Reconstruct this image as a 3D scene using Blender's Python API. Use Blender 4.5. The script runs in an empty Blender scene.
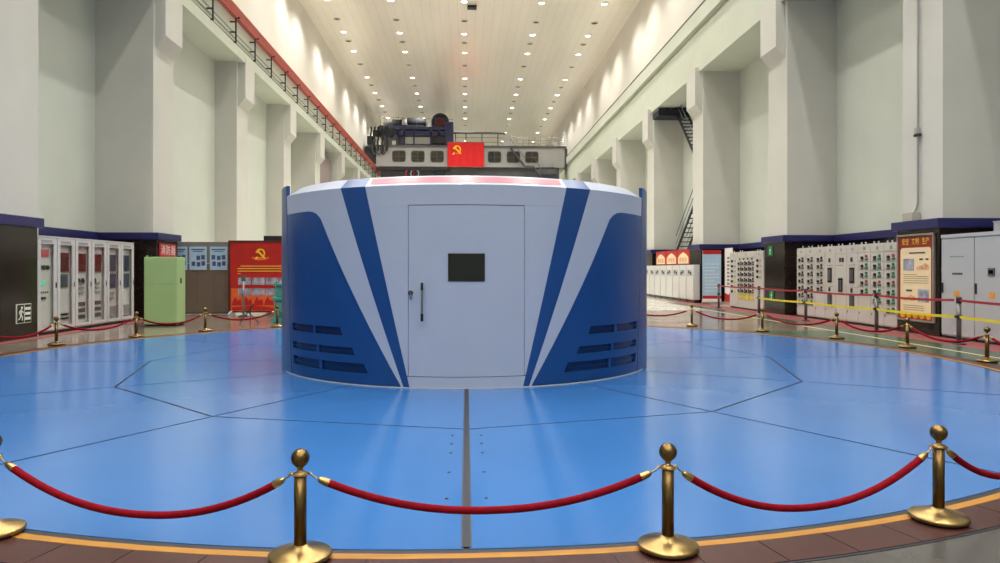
import bpy, bmesh, math, random
from mathutils import Vector, Matrix
random.seed(7)
PI = math.pi
R_ = math.radians
SC = bpy.context.scene
COL = SC.collection

# ------------------------------------------------------------------ camera, world, exposure
cam_d = bpy.data.cameras.new('camera')
cam_d.sensor_width = 36.0
cam_d.lens = 25.2
cam_d.shift_y = -0.0115
cam_d.clip_end = 400
cam = bpy.data.objects.new('camera', cam_d)
COL.objects.link(cam)
cam.location = (0, -11.8, 1.5)
cam.rotation_euler = (PI/2, 0, R_(-2.74))
SC.camera = cam

world = bpy.data.worlds.new('hall_world')
SC.world = world
world.use_nodes = True
world.node_tree.nodes['Background'].inputs[0].default_value = (0.9, 0.92, 1, 1)
world.node_tree.nodes['Background'].inputs[1].default_value = 0.02

SC.view_settings.view_transform = 'Standard'
SC.view_settings.look = 'None'
SC.view_settings.gamma = 1.0
SC.view_settings.use_curve_mapping = False
SC.view_settings.exposure = 0.0
LAMP_W = 1400.0          # watts of each ceiling downlight
LAMP_RGB = (1.0, 0.965, 0.915)

# ------------------------------------------------------------------ materials
def lin(c):
    c = c/255.0
    return c/12.92 if c <= 0.04045 else ((c+0.055)/1.055)**2.4

MATS = {}
def mat(name, rgb, rough=0.5, metal=0.0, spec=0.5, vary=0.0, scale=4.0, bump=0.0, bscale=40.0, emit=0.0, coat=0.0, stretch=None, rvar=0.0):
    m = bpy.data.materials.new(name); m.use_nodes = True
    nt = m.node_tree; b = nt.nodes['Principled BSDF']
    col = tuple(lin(v) for v in rgb) + (1,)
    b.inputs['Base Color'].default_value = col
    b.inputs['Roughness'].default_value = rough
    b.inputs['Metallic'].default_value = metal
    b.inputs['Specular IOR Level'].default_value = spec
    if coat: b.inputs['Coat Weight'].default_value = coat; b.inputs['Coat Roughness'].default_value = 0.05
    tc = None
    def coords():
        t = nt.nodes.new('ShaderNodeTexCoord')
        mp = nt.nodes.new('ShaderNodeMapping')
        nt.links.new(t.outputs['Object'], mp.inputs[0])
        if stretch: mp.inputs['Scale'].default_value = stretch
        return mp
    if vary or bump or rvar:
        tc = coords()
    if vary or rvar:
        n = nt.nodes.new('ShaderNodeTexNoise'); n.inputs['Scale'].default_value = scale
        n.inputs['Detail'].default_value = 5
        nt.links.new(tc.outputs[0], n.inputs['Vector'])
        if vary:
            r = nt.nodes.new('ShaderNodeMapRange')
            r.inputs[1].default_value = 0.3; r.inputs[2].default_value = 0.7
            r.inputs[3].default_value = 1-vary; r.inputs[4].default_value = 1+vary
            nt.links.new(n.outputs['Fac'], r.inputs[0])
            mx = nt.nodes.new('ShaderNodeVectorMath'); mx.operation = 'SCALE'
            mx.inputs[0].default_value = col[:3]
            nt.links.new(r.outputs[0], mx.inputs['Scale'])
            nt.links.new(mx.outputs[0], b.inputs['Base Color'])
        if rvar:
            r2 = nt.nodes.new('ShaderNodeMapRange')
            r2.inputs[1].default_value = 0.3; r2.inputs[2].default_value = 0.7
            r2.inputs[3].default_value = max(0, rough-rvar); r2.inputs[4].default_value = rough+rvar
            nt.links.new(n.outputs['Fac'], r2.inputs[0]); nt.links.new(r2.outputs[0], b.inputs['Roughness'])
    if bump:
        n2 = nt.nodes.new('ShaderNodeTexNoise'); n2.inputs['Scale'].default_value = bscale; n2.inputs['Detail'].default_value = 3
        nt.links.new(tc.outputs[0], n2.inputs['Vector'])
        bp = nt.nodes.new('ShaderNodeBump'); bp.inputs['Strength'].default_value = bump; bp.inputs['Distance'].default_value = 0.02
        nt.links.new(n2.outputs['Fac'], bp.inputs['Height']); nt.links.new(bp.outputs[0], b.inputs['Normal'])
    if emit:
        b.inputs['Emission Color'].default_value = col; b.inputs['Emission Strength'].default_value = emit
    MATS[name] = m
    return m

mat('wall_paint', (204, 210, 199), 0.65, vary=0.03, scale=0.7, bump=0.05, bscale=8)
mat('upper_wall_paint', (220, 216, 206), 0.6, vary=0.03, scale=0.5)
mat('pillar_paint', (204, 204, 196), 0.6, vary=0.03, scale=0.8, bump=0.05, bscale=8)
mat('beam_paint', (202, 208, 192), 0.6, vary=0.03, scale=0.8)
mat('granite', (37, 28, 24), 0.16, vary=0.25, scale=9)
mat('cap_blue', (34, 34, 92), 0.35, vary=0.06, scale=3)
mat('floor_stone', (118, 104, 94), 0.16, vary=0.12, scale=1.2, rvar=0.05)
mat('floor_grey', (78, 76, 74), 0.22, vary=0.10, scale=2.5)
mat('floor_bounce', (196, 192, 182), 0.14, vary=0.06, scale=1.5, rvar=0.04)
mat('strip_red', (128, 66, 64), 0.5, vary=0.08, scale=5)
mat('strip_green', (58, 84, 66), 0.25, vary=0.08, scale=3)
mat('strip_cream', (196, 178, 140), 0.4, vary=0.05)
mat('disc_blue', (56, 109, 173), 0.17, vary=0.05, scale=0.8)
mat('seam_dark', (42, 44, 52), 0.5)
mat('seam_steel', (92, 98, 110), 0.35, metal=0.6, vary=0.2, scale=8)
mat('ring_yellow', (176, 122, 40), 0.45, vary=0.1, scale=6)
mat('tile_brown', (66, 35, 32), 0.35, vary=0.12, scale=5)
mat('white_paint', (170, 180, 200), 0.28, vary=0.015, scale=1.5, bump=0.02, bscale=1.5)
mat('drum_blue', (25, 70, 130), 0.3, spec=0.4, vary=0.04, scale=2)
mat('drum_blue_dark', (18, 47, 96), 0.22, vary=0.15, scale=3)
mat('pink_strip', (236, 104, 118), 0.3, vary=0.06, scale=5, stretch=(1, 1, 14))
mat('black_glass', (20, 24, 26), 0.08)
mat('steel', (150, 152, 155), 0.28, metal=0.9)
mat('dark_steel', (66, 68, 74), 0.3, metal=0.8)
mat('brass', (168, 142, 92), 0.3, metal=1.0, vary=0.14, scale=12)
mat('brass_dark', (120, 98, 62), 0.3, metal=1.0, vary=0.12, scale=10)
mat('velvet', (122, 7, 24), 0.8, spec=0.1, vary=0.2, scale=30, bump=0.2, bscale=120)
mat('rubber', (22, 22, 22), 0.7)
mat('cab_white', (196, 197, 198), 0.4, vary=0.02, scale=2)
mat('cab_warm', (192, 188, 182), 0.42, vary=0.02, scale=2)
mat('cab_relay', (176, 179, 184), 0.42, vary=0.02, scale=2)
mat('cab_bright', (216, 214, 209), 0.35, vary=0.02, scale=2)
mat('cab_grey', (186, 188, 190), 0.4, vary=0.02)
mat('cab_green', (158, 190, 132), 0.42, vary=0.03, scale=2)
mat('handle_green', (120, 150, 104), 0.42)
mat('partition_brown', (112, 98, 84), 0.55, vary=0.05, scale=3)
mat('partition_grey', (120, 118, 112), 0.55, vary=0.04, scale=3)
mat('poster_blue', (168, 200, 226), 0.4, vary=0.06, scale=3)
mat('poster_ink', (66, 86, 122), 0.5, vary=0.5, scale=22)
mat('poster_red', (182, 30, 26), 0.4, vary=0.16, scale=2.2)
mat('poster_orange', (224, 100, 48), 0.4, vary=0.18, scale=4)
mat('poster_cream', (240, 218, 178), 0.4, vary=0.03, scale=4)
mat('poster_brown', (140, 44, 22), 0.4, vary=0.05)
mat('poster_white', (236, 232, 228), 0.4, vary=0.03)
mat('poster_frame', (84, 40, 34), 0.4)
mat('frame_silver', (168, 160, 152), 0.35, metal=0.5)
mat('print_photo', (150, 152, 168), 0.4, vary=0.6, scale=5)
mat('print_flower', (222, 168, 120), 0.4, vary=0.4, scale=18)
mat('text_grey', (140, 120, 96), 0.5)
mat('text_yellow', (250, 200, 70), 0.45)
mat('text_white', (245, 240, 235), 0.45)
mat('text_teal', (40, 130, 110), 0.5)
mat('text_dark', (50, 50, 52), 0.5)
mat('flag_red', (220, 18, 24), 0.65, vary=0.05, scale=1.0)
mat('gold', (255, 206, 40), 0.5)
mat('sign_green', (34, 92, 58), 0.4)
mat('sign_glow', (120, 220, 160), 0.4, emit=0.35)
mat('sign_white', (220, 228, 216), 0.4)
mat('knob_black', (26, 26, 30), 0.4)
mat('knob_red', (170, 34, 48), 0.4)
mat('knob_green', (20, 110, 84), 0.4)
mat('yellow_label', (206, 184, 60), 0.5)
mat('orange_label', (226, 150, 40), 0.5)
mat('module_red', (88, 28, 35), 0.35, vary=0.15, scale=14)
mat('module_slate', (62, 76, 96), 0.35, vary=0.15, scale=14)
mat('module_grey', (150, 148, 146), 0.4, vary=0.1, scale=10)
mat('inner_panel', (214, 212, 208), 0.5)
mat('led_green', (60, 210, 150), 0.4, emit=0.35)
mat('led_red', (196, 84, 84), 0.4, emit=0.08)
mat('belt_red', (158, 34, 48), 0.6)
mat('belt_yellow', (222, 202, 36), 0.55)
mat('post_grey', (120, 120, 122), 0.3, metal=0.7)
mat('crane_grey', (162, 162, 160), 0.5, vary=0.06, scale=1.2)
mat('crane_dark', (84, 86, 90), 0.55, vary=0.15, scale=1.5)
mat('crane_motor', (40, 42, 45), 0.85, spec=0.2, vary=0.1, scale=2)
mat('hub_red', (96, 34, 30), 0.6)
mat('crane_black', (34, 35, 40), 0.55, vary=0.2, scale=3)
mat('crane_blue', (52, 58, 96), 0.45, vary=0.1, scale=2)
mat('crane_window', (54, 50, 42), 0.2, vary=0.3, scale=2)
mat('rail_dark', (74, 76, 72), 0.5)
mat('busbar_red', (168, 76, 64), 0.5, vary=0.06, scale=2)
mat('bracket_black', (40, 40, 42), 0.5)
mat('cable_grey', (150, 150, 140), 0.5)
mat('stair_blue', (15, 18, 42), 0.45, vary=0.1)
mat('stair_rail', (120, 126, 140), 0.4)
mat('shutter_mauve', (150, 136, 136), 0.6, vary=0.04)
mat('teal_paint', (70, 150, 140), 0.4, vary=0.1, scale=4)
mat('lamp_trim', (225, 218, 205), 0.4)
mat('lamp_off', (70, 62, 54), 0.3)
mat('conduit', (170, 172, 168), 0.4, metal=0.3)
mat('box_concrete', (172, 170, 158), 0.6, vary=0.1, scale=20)

def lamp_mat():
    m = bpy.data.materials.new('lamp_glow'); m.use_nodes = True
    b = m.node_tree.nodes['Principled BSDF']
    b.inputs['Base Color'].default_value = (1, .96, .9, 1)
    b.inputs['Emission Color'].default_value = (1, .95, .86, 1)
    b.inputs['Emission Strength'].default_value = 9
    MATS['lamp_glow'] = m
lamp_mat()

def glass_mat():
    m = bpy.data.materials.new('door_glass'); m.use_nodes = True
    nt = m.node_tree; nt.nodes.clear()
    o = nt.nodes.new('ShaderNodeOutputMaterial'); mx = nt.nodes.new('ShaderNodeMixShader')
    t = nt.nodes.new('ShaderNodeBsdfTransparent'); g = nt.nodes.new('ShaderNodeBsdfGlossy')
    t.inputs[0].default_value = (0.95, 0.96, 0.96, 1); g.inputs['Roughness'].default_value = 0.05
    mx.inputs[0].default_value = 0.05
    nt.links.new(t.outputs[0], mx.inputs[1]); nt.links.new(g.outputs[0], mx.inputs[2]); nt.links.new(mx.outputs[0], o.inputs[0])
    MATS['door_glass'] = m
glass_mat()

def ceiling_mat():
    m = bpy.data.materials.new('ceiling_panels'); m.use_nodes = True
    nt = m.node_tree; b = nt.nodes['Principled BSDF']
    tc = nt.nodes.new('ShaderNodeTexCoord')
    w = nt.nodes.new('ShaderNodeTexWave'); w.wave_type = 'BANDS'; w.bands_direction = 'X'; w.wave_profile = 'SAW'
    w.inputs['Scale'].default_value = 1.0/ (0.3*3.1416) * 0.5; w.inputs['Distortion'].default_value = 0
    nt.links.new(tc.outputs['Object'], w.inputs['Vector'])
    cr = nt.nodes.new('ShaderNodeValToRGB')
    cr.color_ramp.elements[0].position = 0.0; cr.color_ramp.elements[0].color = (lin(224), lin(215), lin(200), 1)
    cr.color_ramp.elements[1].position = 0.08; cr.color_ramp.elements[1].color = (lin(244), lin(237), lin(224), 1)
    nt.links.new(w.outputs['Fac'], cr.inputs[0])
    n = nt.nodes.new('ShaderNodeTexNoise'); n.inputs['Scale'].default_value = 0.5
    mp = nt.nodes.new('ShaderNodeMapping'); mp.inputs['Scale'].default_value = (1.5, 0.25, 1)
    nt.links.new(tc.outputs['Object'], mp.inputs[0]); nt.links.new(mp.outputs[0], n.inputs['Vector'])
    mr = nt.nodes.new('ShaderNodeMapRange'); mr.inputs[3].default_value = 0.9; mr.inputs[4].default_value = 1.1
    nt.links.new(n.outputs['Fac'], mr.inputs[0])
    vm = nt.nodes.new('ShaderNodeVectorMath'); vm.operation = 'SCALE'
    nt.links.new(cr.outputs[0], vm.inputs[0]); nt.links.new(mr.outputs[0], vm.inputs['Scale'])
    nt.links.new(vm.outputs[0], b.inputs['Base Color'])
    b.inputs['Roughness'].default_value = 0.3
    b.inputs['Specular IOR Level'].default_value = 0.9; b.inputs['Metallic'].default_value = 0.3
    bp = nt.nodes.new('ShaderNodeBump'); bp.inputs['Strength'].default_value = 0.12; bp.inputs['Distance'].default_value = 0.05
    nt.links.new(n.outputs['Fac'], bp.inputs['Height']); nt.links.new(bp.outputs[0], b.inputs['Normal'])
    MATS['ceiling_panels'] = m
ceiling_mat()

# ------------------------------------------------------------------ mesh helpers
class MB:
    def __init__(s): s.v = []; s.f = []; s.sm = []
    def add(s, vs, fs, smooth=False):
        o = len(s.v); s.v += [tuple(p) for p in vs]
        for f in fs: s.f.append(tuple(i+o for i in f)); s.sm.append(smooth)
        return s
    def box(s, x0, x1, y0, y1, z0, z1):
        if x0 > x1: x0, x1 = x1, x0
        if y0 > y1: y0, y1 = y1, y0
        if z0 > z1: z0, z1 = z1, z0
        vs = [(x, y, z) for z in (z0, z1) for y in (y0, y1) for x in (x0, x1)]
        return s.add(vs, [(0,2,3,1), (4,5,7,6), (0,1,5,4), (2,6,7,3), (0,4,6,2), (1,3,7,5)])
    def tube(s, pts, r, n=10, caps=True, closed=False):
        pts = [Vector(p) for p in pts]; m = len(pts)
        rs = r if isinstance(r, (list, tuple)) else [r]*m
        rings = []; up = None
        for i, p in enumerate(pts):
            if closed: t = pts[(i+1) % m]-pts[i-1]
            else: t = pts[min(i+1, m-1)]-pts[max(i-1, 0)]
            t.normalize()
            if up is None:
                up = Vector((0,0,1)) if abs(t.z) < .9 else Vector((1,0,0))
            a = (up - t*up.dot(t)).normalized(); b = t.cross(a); up = a
            rings.append([p + (a*math.cos(2*PI*k/n)+b*math.sin(2*PI*k/n))*rs[i] for k in range(n)])
        vs = [q for ring in rings for q in ring]; fs = []
        for i in range(m if closed else m-1):
            j = (i+1) % m
            for k in range(n):
                l = (k+1) % n
                fs.append((i*n+k, i*n+l, j*n+l, j*n+k))
        s.add(vs, fs, True)
        if caps and not closed:
            o = len(s.v)
            s.add(rings[0], [tuple(range(n-1, -1, -1))]); s.add(rings[-1], [tuple(range(n))])
        return s
    def lathe(s, prof, n=24, c=(0,0,0), smooth=True):
        vs = []; fs = []
        for r, z in prof:
            for k in range(n):
                a = 2*PI*k/n; vs.append((c[0]+r*math.cos(a), c[1]+r*math.sin(a), c[2]+z))
        for i in range(len(prof)-1):
            for k in range(n):
                l = (k+1) % n
                fs.append((i*n+k, i*n+l, (i+1)*n+l, (i+1)*n+k))
        s.add(vs, fs, smooth)
        if prof[0][0] > 1e-4: s.add(vs[:n], [tuple(range(n-1,-1,-1))])
        if prof[-1][0] > 1e-4: s.add(vs[-n:], [tuple(range(n))])
        return s
    def prism(s, poly, axis, a0, a1):
        """extrude 2D polygon; axis 'y': poly is (x,z); 'x': (y,z); 'z': (x,y)"""
        n = len(poly)
        def P(u, w, t):
            return (u, t, w) if axis == 'y' else ((t, u, w) if axis == 'x' else (u, w, t))
        vs = [P(u, w, a0) for u, w in poly]+[P(u, w, a1) for u, w in poly]
        fs = [tuple(range(n)), tuple(range(2*n-1, n-1, -1))]
        for k in range(n):
            l = (k+1) % n; fs.append((k, n+k, n+l, l))
        return s.add(vs, fs)
    def mesh(s, name):
        me = bpy.data.meshes.new(name); me.from_pydata(s.v, [], s.f)
        me.polygons.foreach_set('use_smooth', s.sm)
        bm = bmesh.new(); bm.from_mesh(me); bmesh.ops.recalc_face_normals(bm, faces=bm.faces); bm.to_mesh(me); bm.free()
        me.update()
        return me
    def build(s, name, m, parent=None, loc=(0,0,0), rz=0, bevel=0.0):
        me = s.mesh(name); me.materials.append(MATS[m])
        o = bpy.data.objects.new(name, me); COL.objects.link(o)
        o.location = loc; o.rotation_euler = (0, 0, rz)
        if parent: o.parent = parent
        if bevel:
            md = o.modifiers.new('bevel', 'BEVEL'); md.width = bevel; md.segments = 2; md.limit_method = 'ANGLE'
        return o

def B(x0, x1, y0, y1, z0, z1): return MB().box(x0, x1, y0, y1, z0, z1)
def tag(o, label=None, cat=None, group=None, kind=None):
    if label: o['label'] = label
    if cat: o['category'] = cat
    if group: o['group'] = group
    if kind: o['kind'] = kind
    return o
def empty(name, loc, rz=0, label=None, cat=None, group=None):
    o = bpy.data.objects.new(name, None); COL.objects.link(o)
    o.location = loc; o.rotation_euler = (0, 0, rz); o.empty_display_size = 0.2
    return tag(o, label, cat, group)
def link_mesh(name, me, parent, loc=(0,0,0), rz=0):
    o = bpy.data.objects.new(name, me); COL.objects.link(o); o.parent = parent
    o.location = loc; o.rotation_euler = (0, 0, rz); return o
def copy_tree(o, parent=None):
    c = o.copy(); COL.objects.link(c); c.parent = parent
    for ch in list(o.children): copy_tree(ch, c)
    return c
def struct(o, label=None): o['kind'] = 'structure'; return tag(o, label)

def text_part(name, s, size, m, parent, loc, ry=None, sx=1.0):
    """flat lettering standing in the local XZ plane, front towards -Y, loc = centre"""
    cu = bpy.data.curves.new(name, 'FONT'); cu.body = s; cu.size = size; cu.align_x = 'CENTER'; cu.align_y = 'CENTER'
    cu.extrude = 0.0015; cu.resolution_u = 2
    t = bpy.data.objects.new(name, cu); COL.objects.link(t)
    dg = bpy.context.evaluated_depsgraph_get()
    me = bpy.data.meshes.new_from_object(t.evaluated_get(dg)); bpy.data.objects.remove(t)
    me.transform(Matrix.Rotation(PI/2, 4, 'X') @ Matrix.Scale(sx, 4, (1, 0, 0)))
    me.materials.clear(); me.materials.append(MATS[m])
    o = bpy.data.objects.new(name, me); COL.objects.link(o); o.parent = parent; o.location = loc
    return o

def rrect(cx, cz, w, h, r, n=4):
    pts = []
    for sx, sz, a0 in ((1,1,0), (-1,1,90), (-1,-1,180), (1,-1,270)):
        for k in range(n+1):
            a = R_(a0+90*k/n); pts.append((cx+sx*(w/2-r)+r*math.cos(a), cz+sz*(h/2-r)+r*math.sin(a)))
    return pts

def hammer_sickle(mb_s, mb_h, cx, cz, s, y0, y1):
    """sickle and hammer, about s across, in the XZ plane"""
    out = []; inn = []
    for k in range(15):
        a = R_(128 - 250*k/14)
        th = 0.09*math.sin(PI*min(1, .08+k/14*1.0))+0.012
        out.append((cx+s*.44*math.cos(a), cz+s*(.02+.44*math.sin(a))))
        inn.append((cx+s*(.44-th*1.4)*math.cos(a)+s*.01, cz+s*(.02+(.44-th*1.4)*math.sin(a))))
    for k in range(14):
        mb_s.prism([out[k], out[k+1], inn[k+1], inn[k]], 'y', y0, y1)
    ex, ez = cx-s*.26, cz-s*.33
    d = s*.05
    mb_s.prism([(ex-d, ez+d), (ex+d, ez-d), (ex-s*.2+d, ez-s*.2-d), (ex-s*.2-d, ez-s*.2+d)], 'y', y0, y1)
    # hammer: handle running down to the right, head at the upper left
    d = s*.055
    ax, az, bx, bz = cx-s*.22, cz+s*.2, cx+s*.42, cz-s*.44
    mb_h.prism([(ax-d, az-d), (ax+d, az+d), (bx+d, bz+d), (bx-d, bz-d)], 'y', y0-(y1-y0)*.3, y1)
    d2 = s*.09
    hx, hz = cx-s*.24, cz+s*.22
    u = s*.2
    mb_h.prism([(hx-u-d2*.2, hz-u+d2*1.6), (hx-u+d2*1.5, hz-u-d2*.1), (hx+u*.8+d2*.9, hz+u*.8-d2*.9), (hx+u*.8-d2*.9, hz+u*.8+d2*.9)], 'y', y0-(y1-y0)*.3, y1)

# ------------------------------------------------------------------ the hall shell
Y0, Y1 = -34.0, 96.0
ZC = 18.6
XL, XLB, XLU = -9.8, -11.57, -10.6       # left pillar face, recess back, upper wall
XR, XRB, XRU = 10.75, 12.45, 11.0
ZL, ZR = 10.4, 10.55                     # underside of the crane beams
CAPZ0, CAPZ1 = 2.45, 2.67

fl = B(-14, 15, Y0, Y1, -0.3, -0.010).build('floor', 'floor_stone'); struct(fl, 'dark polished stone floor of the hall')
ce = B(-14, 15, Y0, Y1, ZC, ZC+0.3).build('ceiling', 'ceiling_panels'); struct(ce, 'warm beige ribbed metal ceiling')
for n_, y in (('wall_front', Y1), ('wall_back', Y0-.3)):
    struct(B(-14, 15, y, y+.3, -.3, ZC).build(n_, 'wall_paint'))

# grey paving the photographer stands on (in front of the kerb ring)
g = MB(); N = 64
ring = []
for k in range(N+1):
    a = R_(-160 + 140*k/N); ring.append((8.455*math.cos(a), 8.455*math.sin(a)))
lo = [(max(-9.2, min(9.2, x*1.6)), -16.0) for x, y in ring]
for k in range(N):
    g.add([(ring[k][0], ring[k][1], -.006), (ring[k+1][0], ring[k+1][1], -.006), (lo[k+1][0], lo[k+1][1], -.006), (lo[k][0], lo[k][1], -.006)], [(0,1,2,3)])
g.build('paving', 'floor_grey', fl)

def wall_side(name, side, xf, xb, xu, zb, near, pw, dado_skip_p, dado_skip_b, label):
    s = side
    root = B(xb, xb+s*0.4, Y0, Y1, -0.3, zb).build(name, 'wall_paint'); struct(root, label)
    B(xu, xu+s*1.6, Y0, Y1, zb+1.4, ZC).build('upper_wall', 'upper_wall_paint', root)
    # crane beam with fascia
    if s < 0:
        B(xf+.30, xb-.4, Y0, Y1, zb, zb+.42).build('beam_fascia', 'beam_paint', root)
        B(xf+.14, xb-.4, Y0, Y1, zb+.42, zb+1.55).build('crane_beam', 'beam_paint', root)
    else:
        B(xf-.15, xb+.4, Y0, Y1, zb, zb+1.85).build('crane_beam', 'beam_paint', root)
        B(xf-.02, xb+.4, Y0, Y1, zb+1.85, zb+2.05).build('beam_recess', 'beam_paint', root)
        B(xf-.30, xf+.2, Y0, Y1, zb+2.05, zb+2.75).build('runway_parapet', 'beam_paint', root)
        B(xf-.31, xf-.22, Y0, Y1, zb+2.75, zb+2.83).build('runway_rail', 'rail_dark', root)
    for i, y in enumerate(near):
        w = pw
        B(xf, xb+s*.1, y, y+w+(.28 if s < 0 and i == 2 else 0), -.3, zb+.02).build('pillar', 'pillar_paint', root)
        c = MB()
        xo = xf - s*.32; ya, yb = y+.15, y+w-.05
        zc = zb-1.95
        # corbel: box with sloping underside
        c.add([(xf+s*.05, ya, zc), (xf+s*.05, yb, zc), (xo, yb, zc+.45), (xo, ya, zc+.45),
               (xf+s*.05, ya, zb+.2), (xf+s*.05, yb, zb+.2), (xo, yb, zb+.2), (xo, ya, zb+.2)],
              [(0,1,2,3), (4,7,6,5), (0,3,7,4), (1,5,6,2), (3,2,6,7), (0,4,5,1)])
        c.build('corbel', 'pillar_paint', root)
        if i not in dado_skip_p:
            B(xf-s*.12, xb+s*.1, y-.06, y+w+.04, -.3, CAPZ0).build('granite_base', 'granite', root)
            B(xf-s*.22, xb+s*.1, y-.16, y+w+.14, CAPZ0, CAPZ1).build('granite_cap', 'cap_blue', root, bevel=.015)
    ends = list(near)+[Y1]
    for i in range(len(near)-1):
        w = pw
        if i in dado_skip_b: continue
        B(xb-s*.10, xb+s*.1, near[i]+w+.1, near[i+1]-.1, -.3, CAPZ0).build('granite_dado', 'granite', root)
        B(xb-s*.20, xb+s*.1, near[i]+w+.2, near[i+1]-.2, CAPZ0, CAPZ1).build('dado_cap', 'cap_blue', root)
    return root

near_l = [-12.0, -4.4, 2.95, 10.62, 18.6, 26.3, 34.1, 41.9, 49.7, 57.5, 65.3, 73.1, 80.9, 88.7]
near_r = [-12.2, -4.4, 3.52, 11.2, 19.55, 27.9, 36.5, 45.0, 53.4, 61.8, 70.2, 78.6, 87.0]
wl = wall_side('wall_left', -1, XL, XLB, XLU, ZL, near_l, 1.5, {4}, {3, 4}, 'left hall wall with deep bays, pale green paint')
wr = wall_side('wall_right', 1, XR, XRB, XRU, ZR, near_r, 1.45, set(), set(), 'right hall wall with deep bays, pale green paint')
# mauve infill closing one far left bay
B(-10.3, -10.6, 35.7, 41.8, 0, ZL-.6).build('bay_infill', 'shutter_mauve', wl)
for ya, yb in ((12.1, 18.62), (20.08, 26.32)):
    B(-10.72, -11.6, ya, yb, -.3, ZL+.01).build('bay_back', 'wall_paint', wl)
# running cables on the left beam face
for z in (10.98, 11.16, 11.36):
    MB().tube([(XL+.17, Y0, z), (XL+.17, Y1-.2, z)], .022, 6).build('beam_cable', 'cable_grey', wl)

# floor strips
def strip(n, x0, x1, y0, y1, z, m, label):
    struct(B(x0, x1, y0, y1, -.02, z).build('trim_%d' % n, m), label)
strip(1, 9.7, 10.7, -20, 22, -.003, 'strip_red', 'red floor strip in front of the right hand cabinets')
strip(2, 9.05, 9.12, -20, 30, -.004, 'strip_cream', 'cream line painted on the floor at the right')
strip(3, 9.12, 9.7, -20, 20, -.005, 'strip_green', 'narrow green floor strip at the right')
strip(6, -11, 12, 14.0, 95.5, -.006, 'floor_bounce', 'polished floor of the far hall, made pale to bounce light up')  # added pale sheet over the far floor, bounces light onto the ceiling
strip(4, -9.75, -9.4, -20, 9.6, -.003, 'strip_red', 'red floor strip at the foot of the left cabinets')
gr = MB(); N = 40
pts = []
for k in range(N+1):
    a = R_(-42+80*k/N); pts.append((8.455*math.cos(a), 8.455*math.sin(a)))
for k in range(N):
    (xa, ya), (xb_, yb_) = pts[k], pts[k+1]
    gr.add([(xa, ya, -.007), (9.06, ya, -.007), (9.06, yb_, -.007), (xb_, yb_, -.007)], [(0,1,2,3)])
struct(gr.build('trim_5', 'strip_green'), 'dark green floor between the blue disc and the red strip')

# ------------------------------------------------------------------ blue disc of steel plates
RD = 8.03; RV = 5.2
disc = empty('floor_disc', (0, 0, 0)); struct(disc, 'round blue painted steel floor around the generator cover')
MB().lathe([(RD+.05, -.012), (RD+.05, -.006), (0, -.006)], 96).build('disc_base', 'seam_dark', disc)
def plate_mesh(outer):
    g = .016; ha = R_(15); poly = []
    def rad(t, sgn): # point on the offset radial edge at distance t from centre
        return (t*math.cos(ha)+g*math.sin(ha), sgn*(t*math.sin(ha)-g*math.cos(ha)))
    dch = RV*math.cos(ha)
    if not outer:
        xc = dch-g; t = (xc-g*math.sin(ha))/math.cos(ha)
        poly = [rad(2.2, -1), rad(t, -1), rad(t, 1), rad(2.2, 1)]
    else:
        xc = dch+g; t = (xc-g*math.sin(ha))/math.cos(ha)
        aa = ha-g/RD
        poly = [rad(t, -1)]+[(RD*math.cos(-aa+2*aa*k/16), RD*math.sin(-aa+2*aa*k/16)) for k in range(17)]+[rad(t, 1)]
    me = MB().prism(poly, 'z', -.006, 0).mesh('floor_plate'); me.materials.append(MATS['disc_blue'])
    return me
pm = [plate_mesh(False), plate_mesh(True)]
for k in range(12):
    for me in pm: link_mesh('floor_plate', me, disc, rz=R_(-75+30*k))
B(-.022, .022, -RD+.02, -2.9, -.001, .003).build('seam_strip', 'seam_dark', disc)
for sx in (-1, 1):
    B(sx*.022, sx*.030, -RD+.02, -2.9, -.001, .0035).build('seam_edge', 'seam_steel', disc)
bolt_me = MB().lathe([(.012, 0), (.012, .004), (.007, .006)], 8).mesh('bolt'); bolt_me.materials.append(MATS['seam_dark'])
for y in (-5.45, -5.75, -6.05, -6.6, -7.2):
    for sx in (-1, 1): link_mesh('bolt', bolt_me, disc, (sx*.13, y, 0))

kerb = empty('floor_kerb', (0, 0, 0)); struct(kerb, 'ring of yellow line and brown tiles around the blue disc')
def ring_mb(r0, r1, z0, z1, n=120):
    return MB().lathe([(r0, z0), (r0, z1), (r1, z1), (r1, z0), (r0, z0)], n, smooth=False)
def open_ring(r0, r1, z0, z1, n=144):
    m = MB(); vs = []; fs = []
    for r, z in ((r0, z0), (r0, z1), (r1, z1), (r1, z0)):
        for k in range(n):
            a = 2*PI*k/n; vs.append((r*math.cos(a), r*math.sin(a), z))
    for i in range(4):
        j = (i+1) % 4
        for k in range(n):
            l = (k+1) % n; fs.append((i*n+k, i*n+l, j*n+l, j*n+k))
    return m.add(vs, fs)
open_ring(RD+.005, RD+.06, -.01, -.003).build('gap_ring', 'seam_dark', kerb)
open_ring(RD+.06, RD+.125, -.01, .001).build('yellow_line', 'ring_yellow', kerb)
open_ring(RD+.12, 8.45, -.01, -.004).build('tile_bed', 'seam_dark', kerb)
NT = 120
da = 2*PI/NT/2 - .0004
r0, r1 = RD+.127, 8.43
tp = [(r0*math.cos(-da+2*da*k/3), r0*math.sin(-da+2*da*k/3)) for k in range(4)]+[(r1*math.cos(da-2*da*k/3), r1*math.sin(da-2*da*k/3)) for k in range(4)]
tile_me = MB().prism(tp, 'z', -.006, 0).mesh('tile'); tile_me.materials.append(MATS['tile_brown'])
for k in range(NT): link_mesh('tile', tile_me, kerb, rz=2*PI*(k+.3)/NT)

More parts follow.
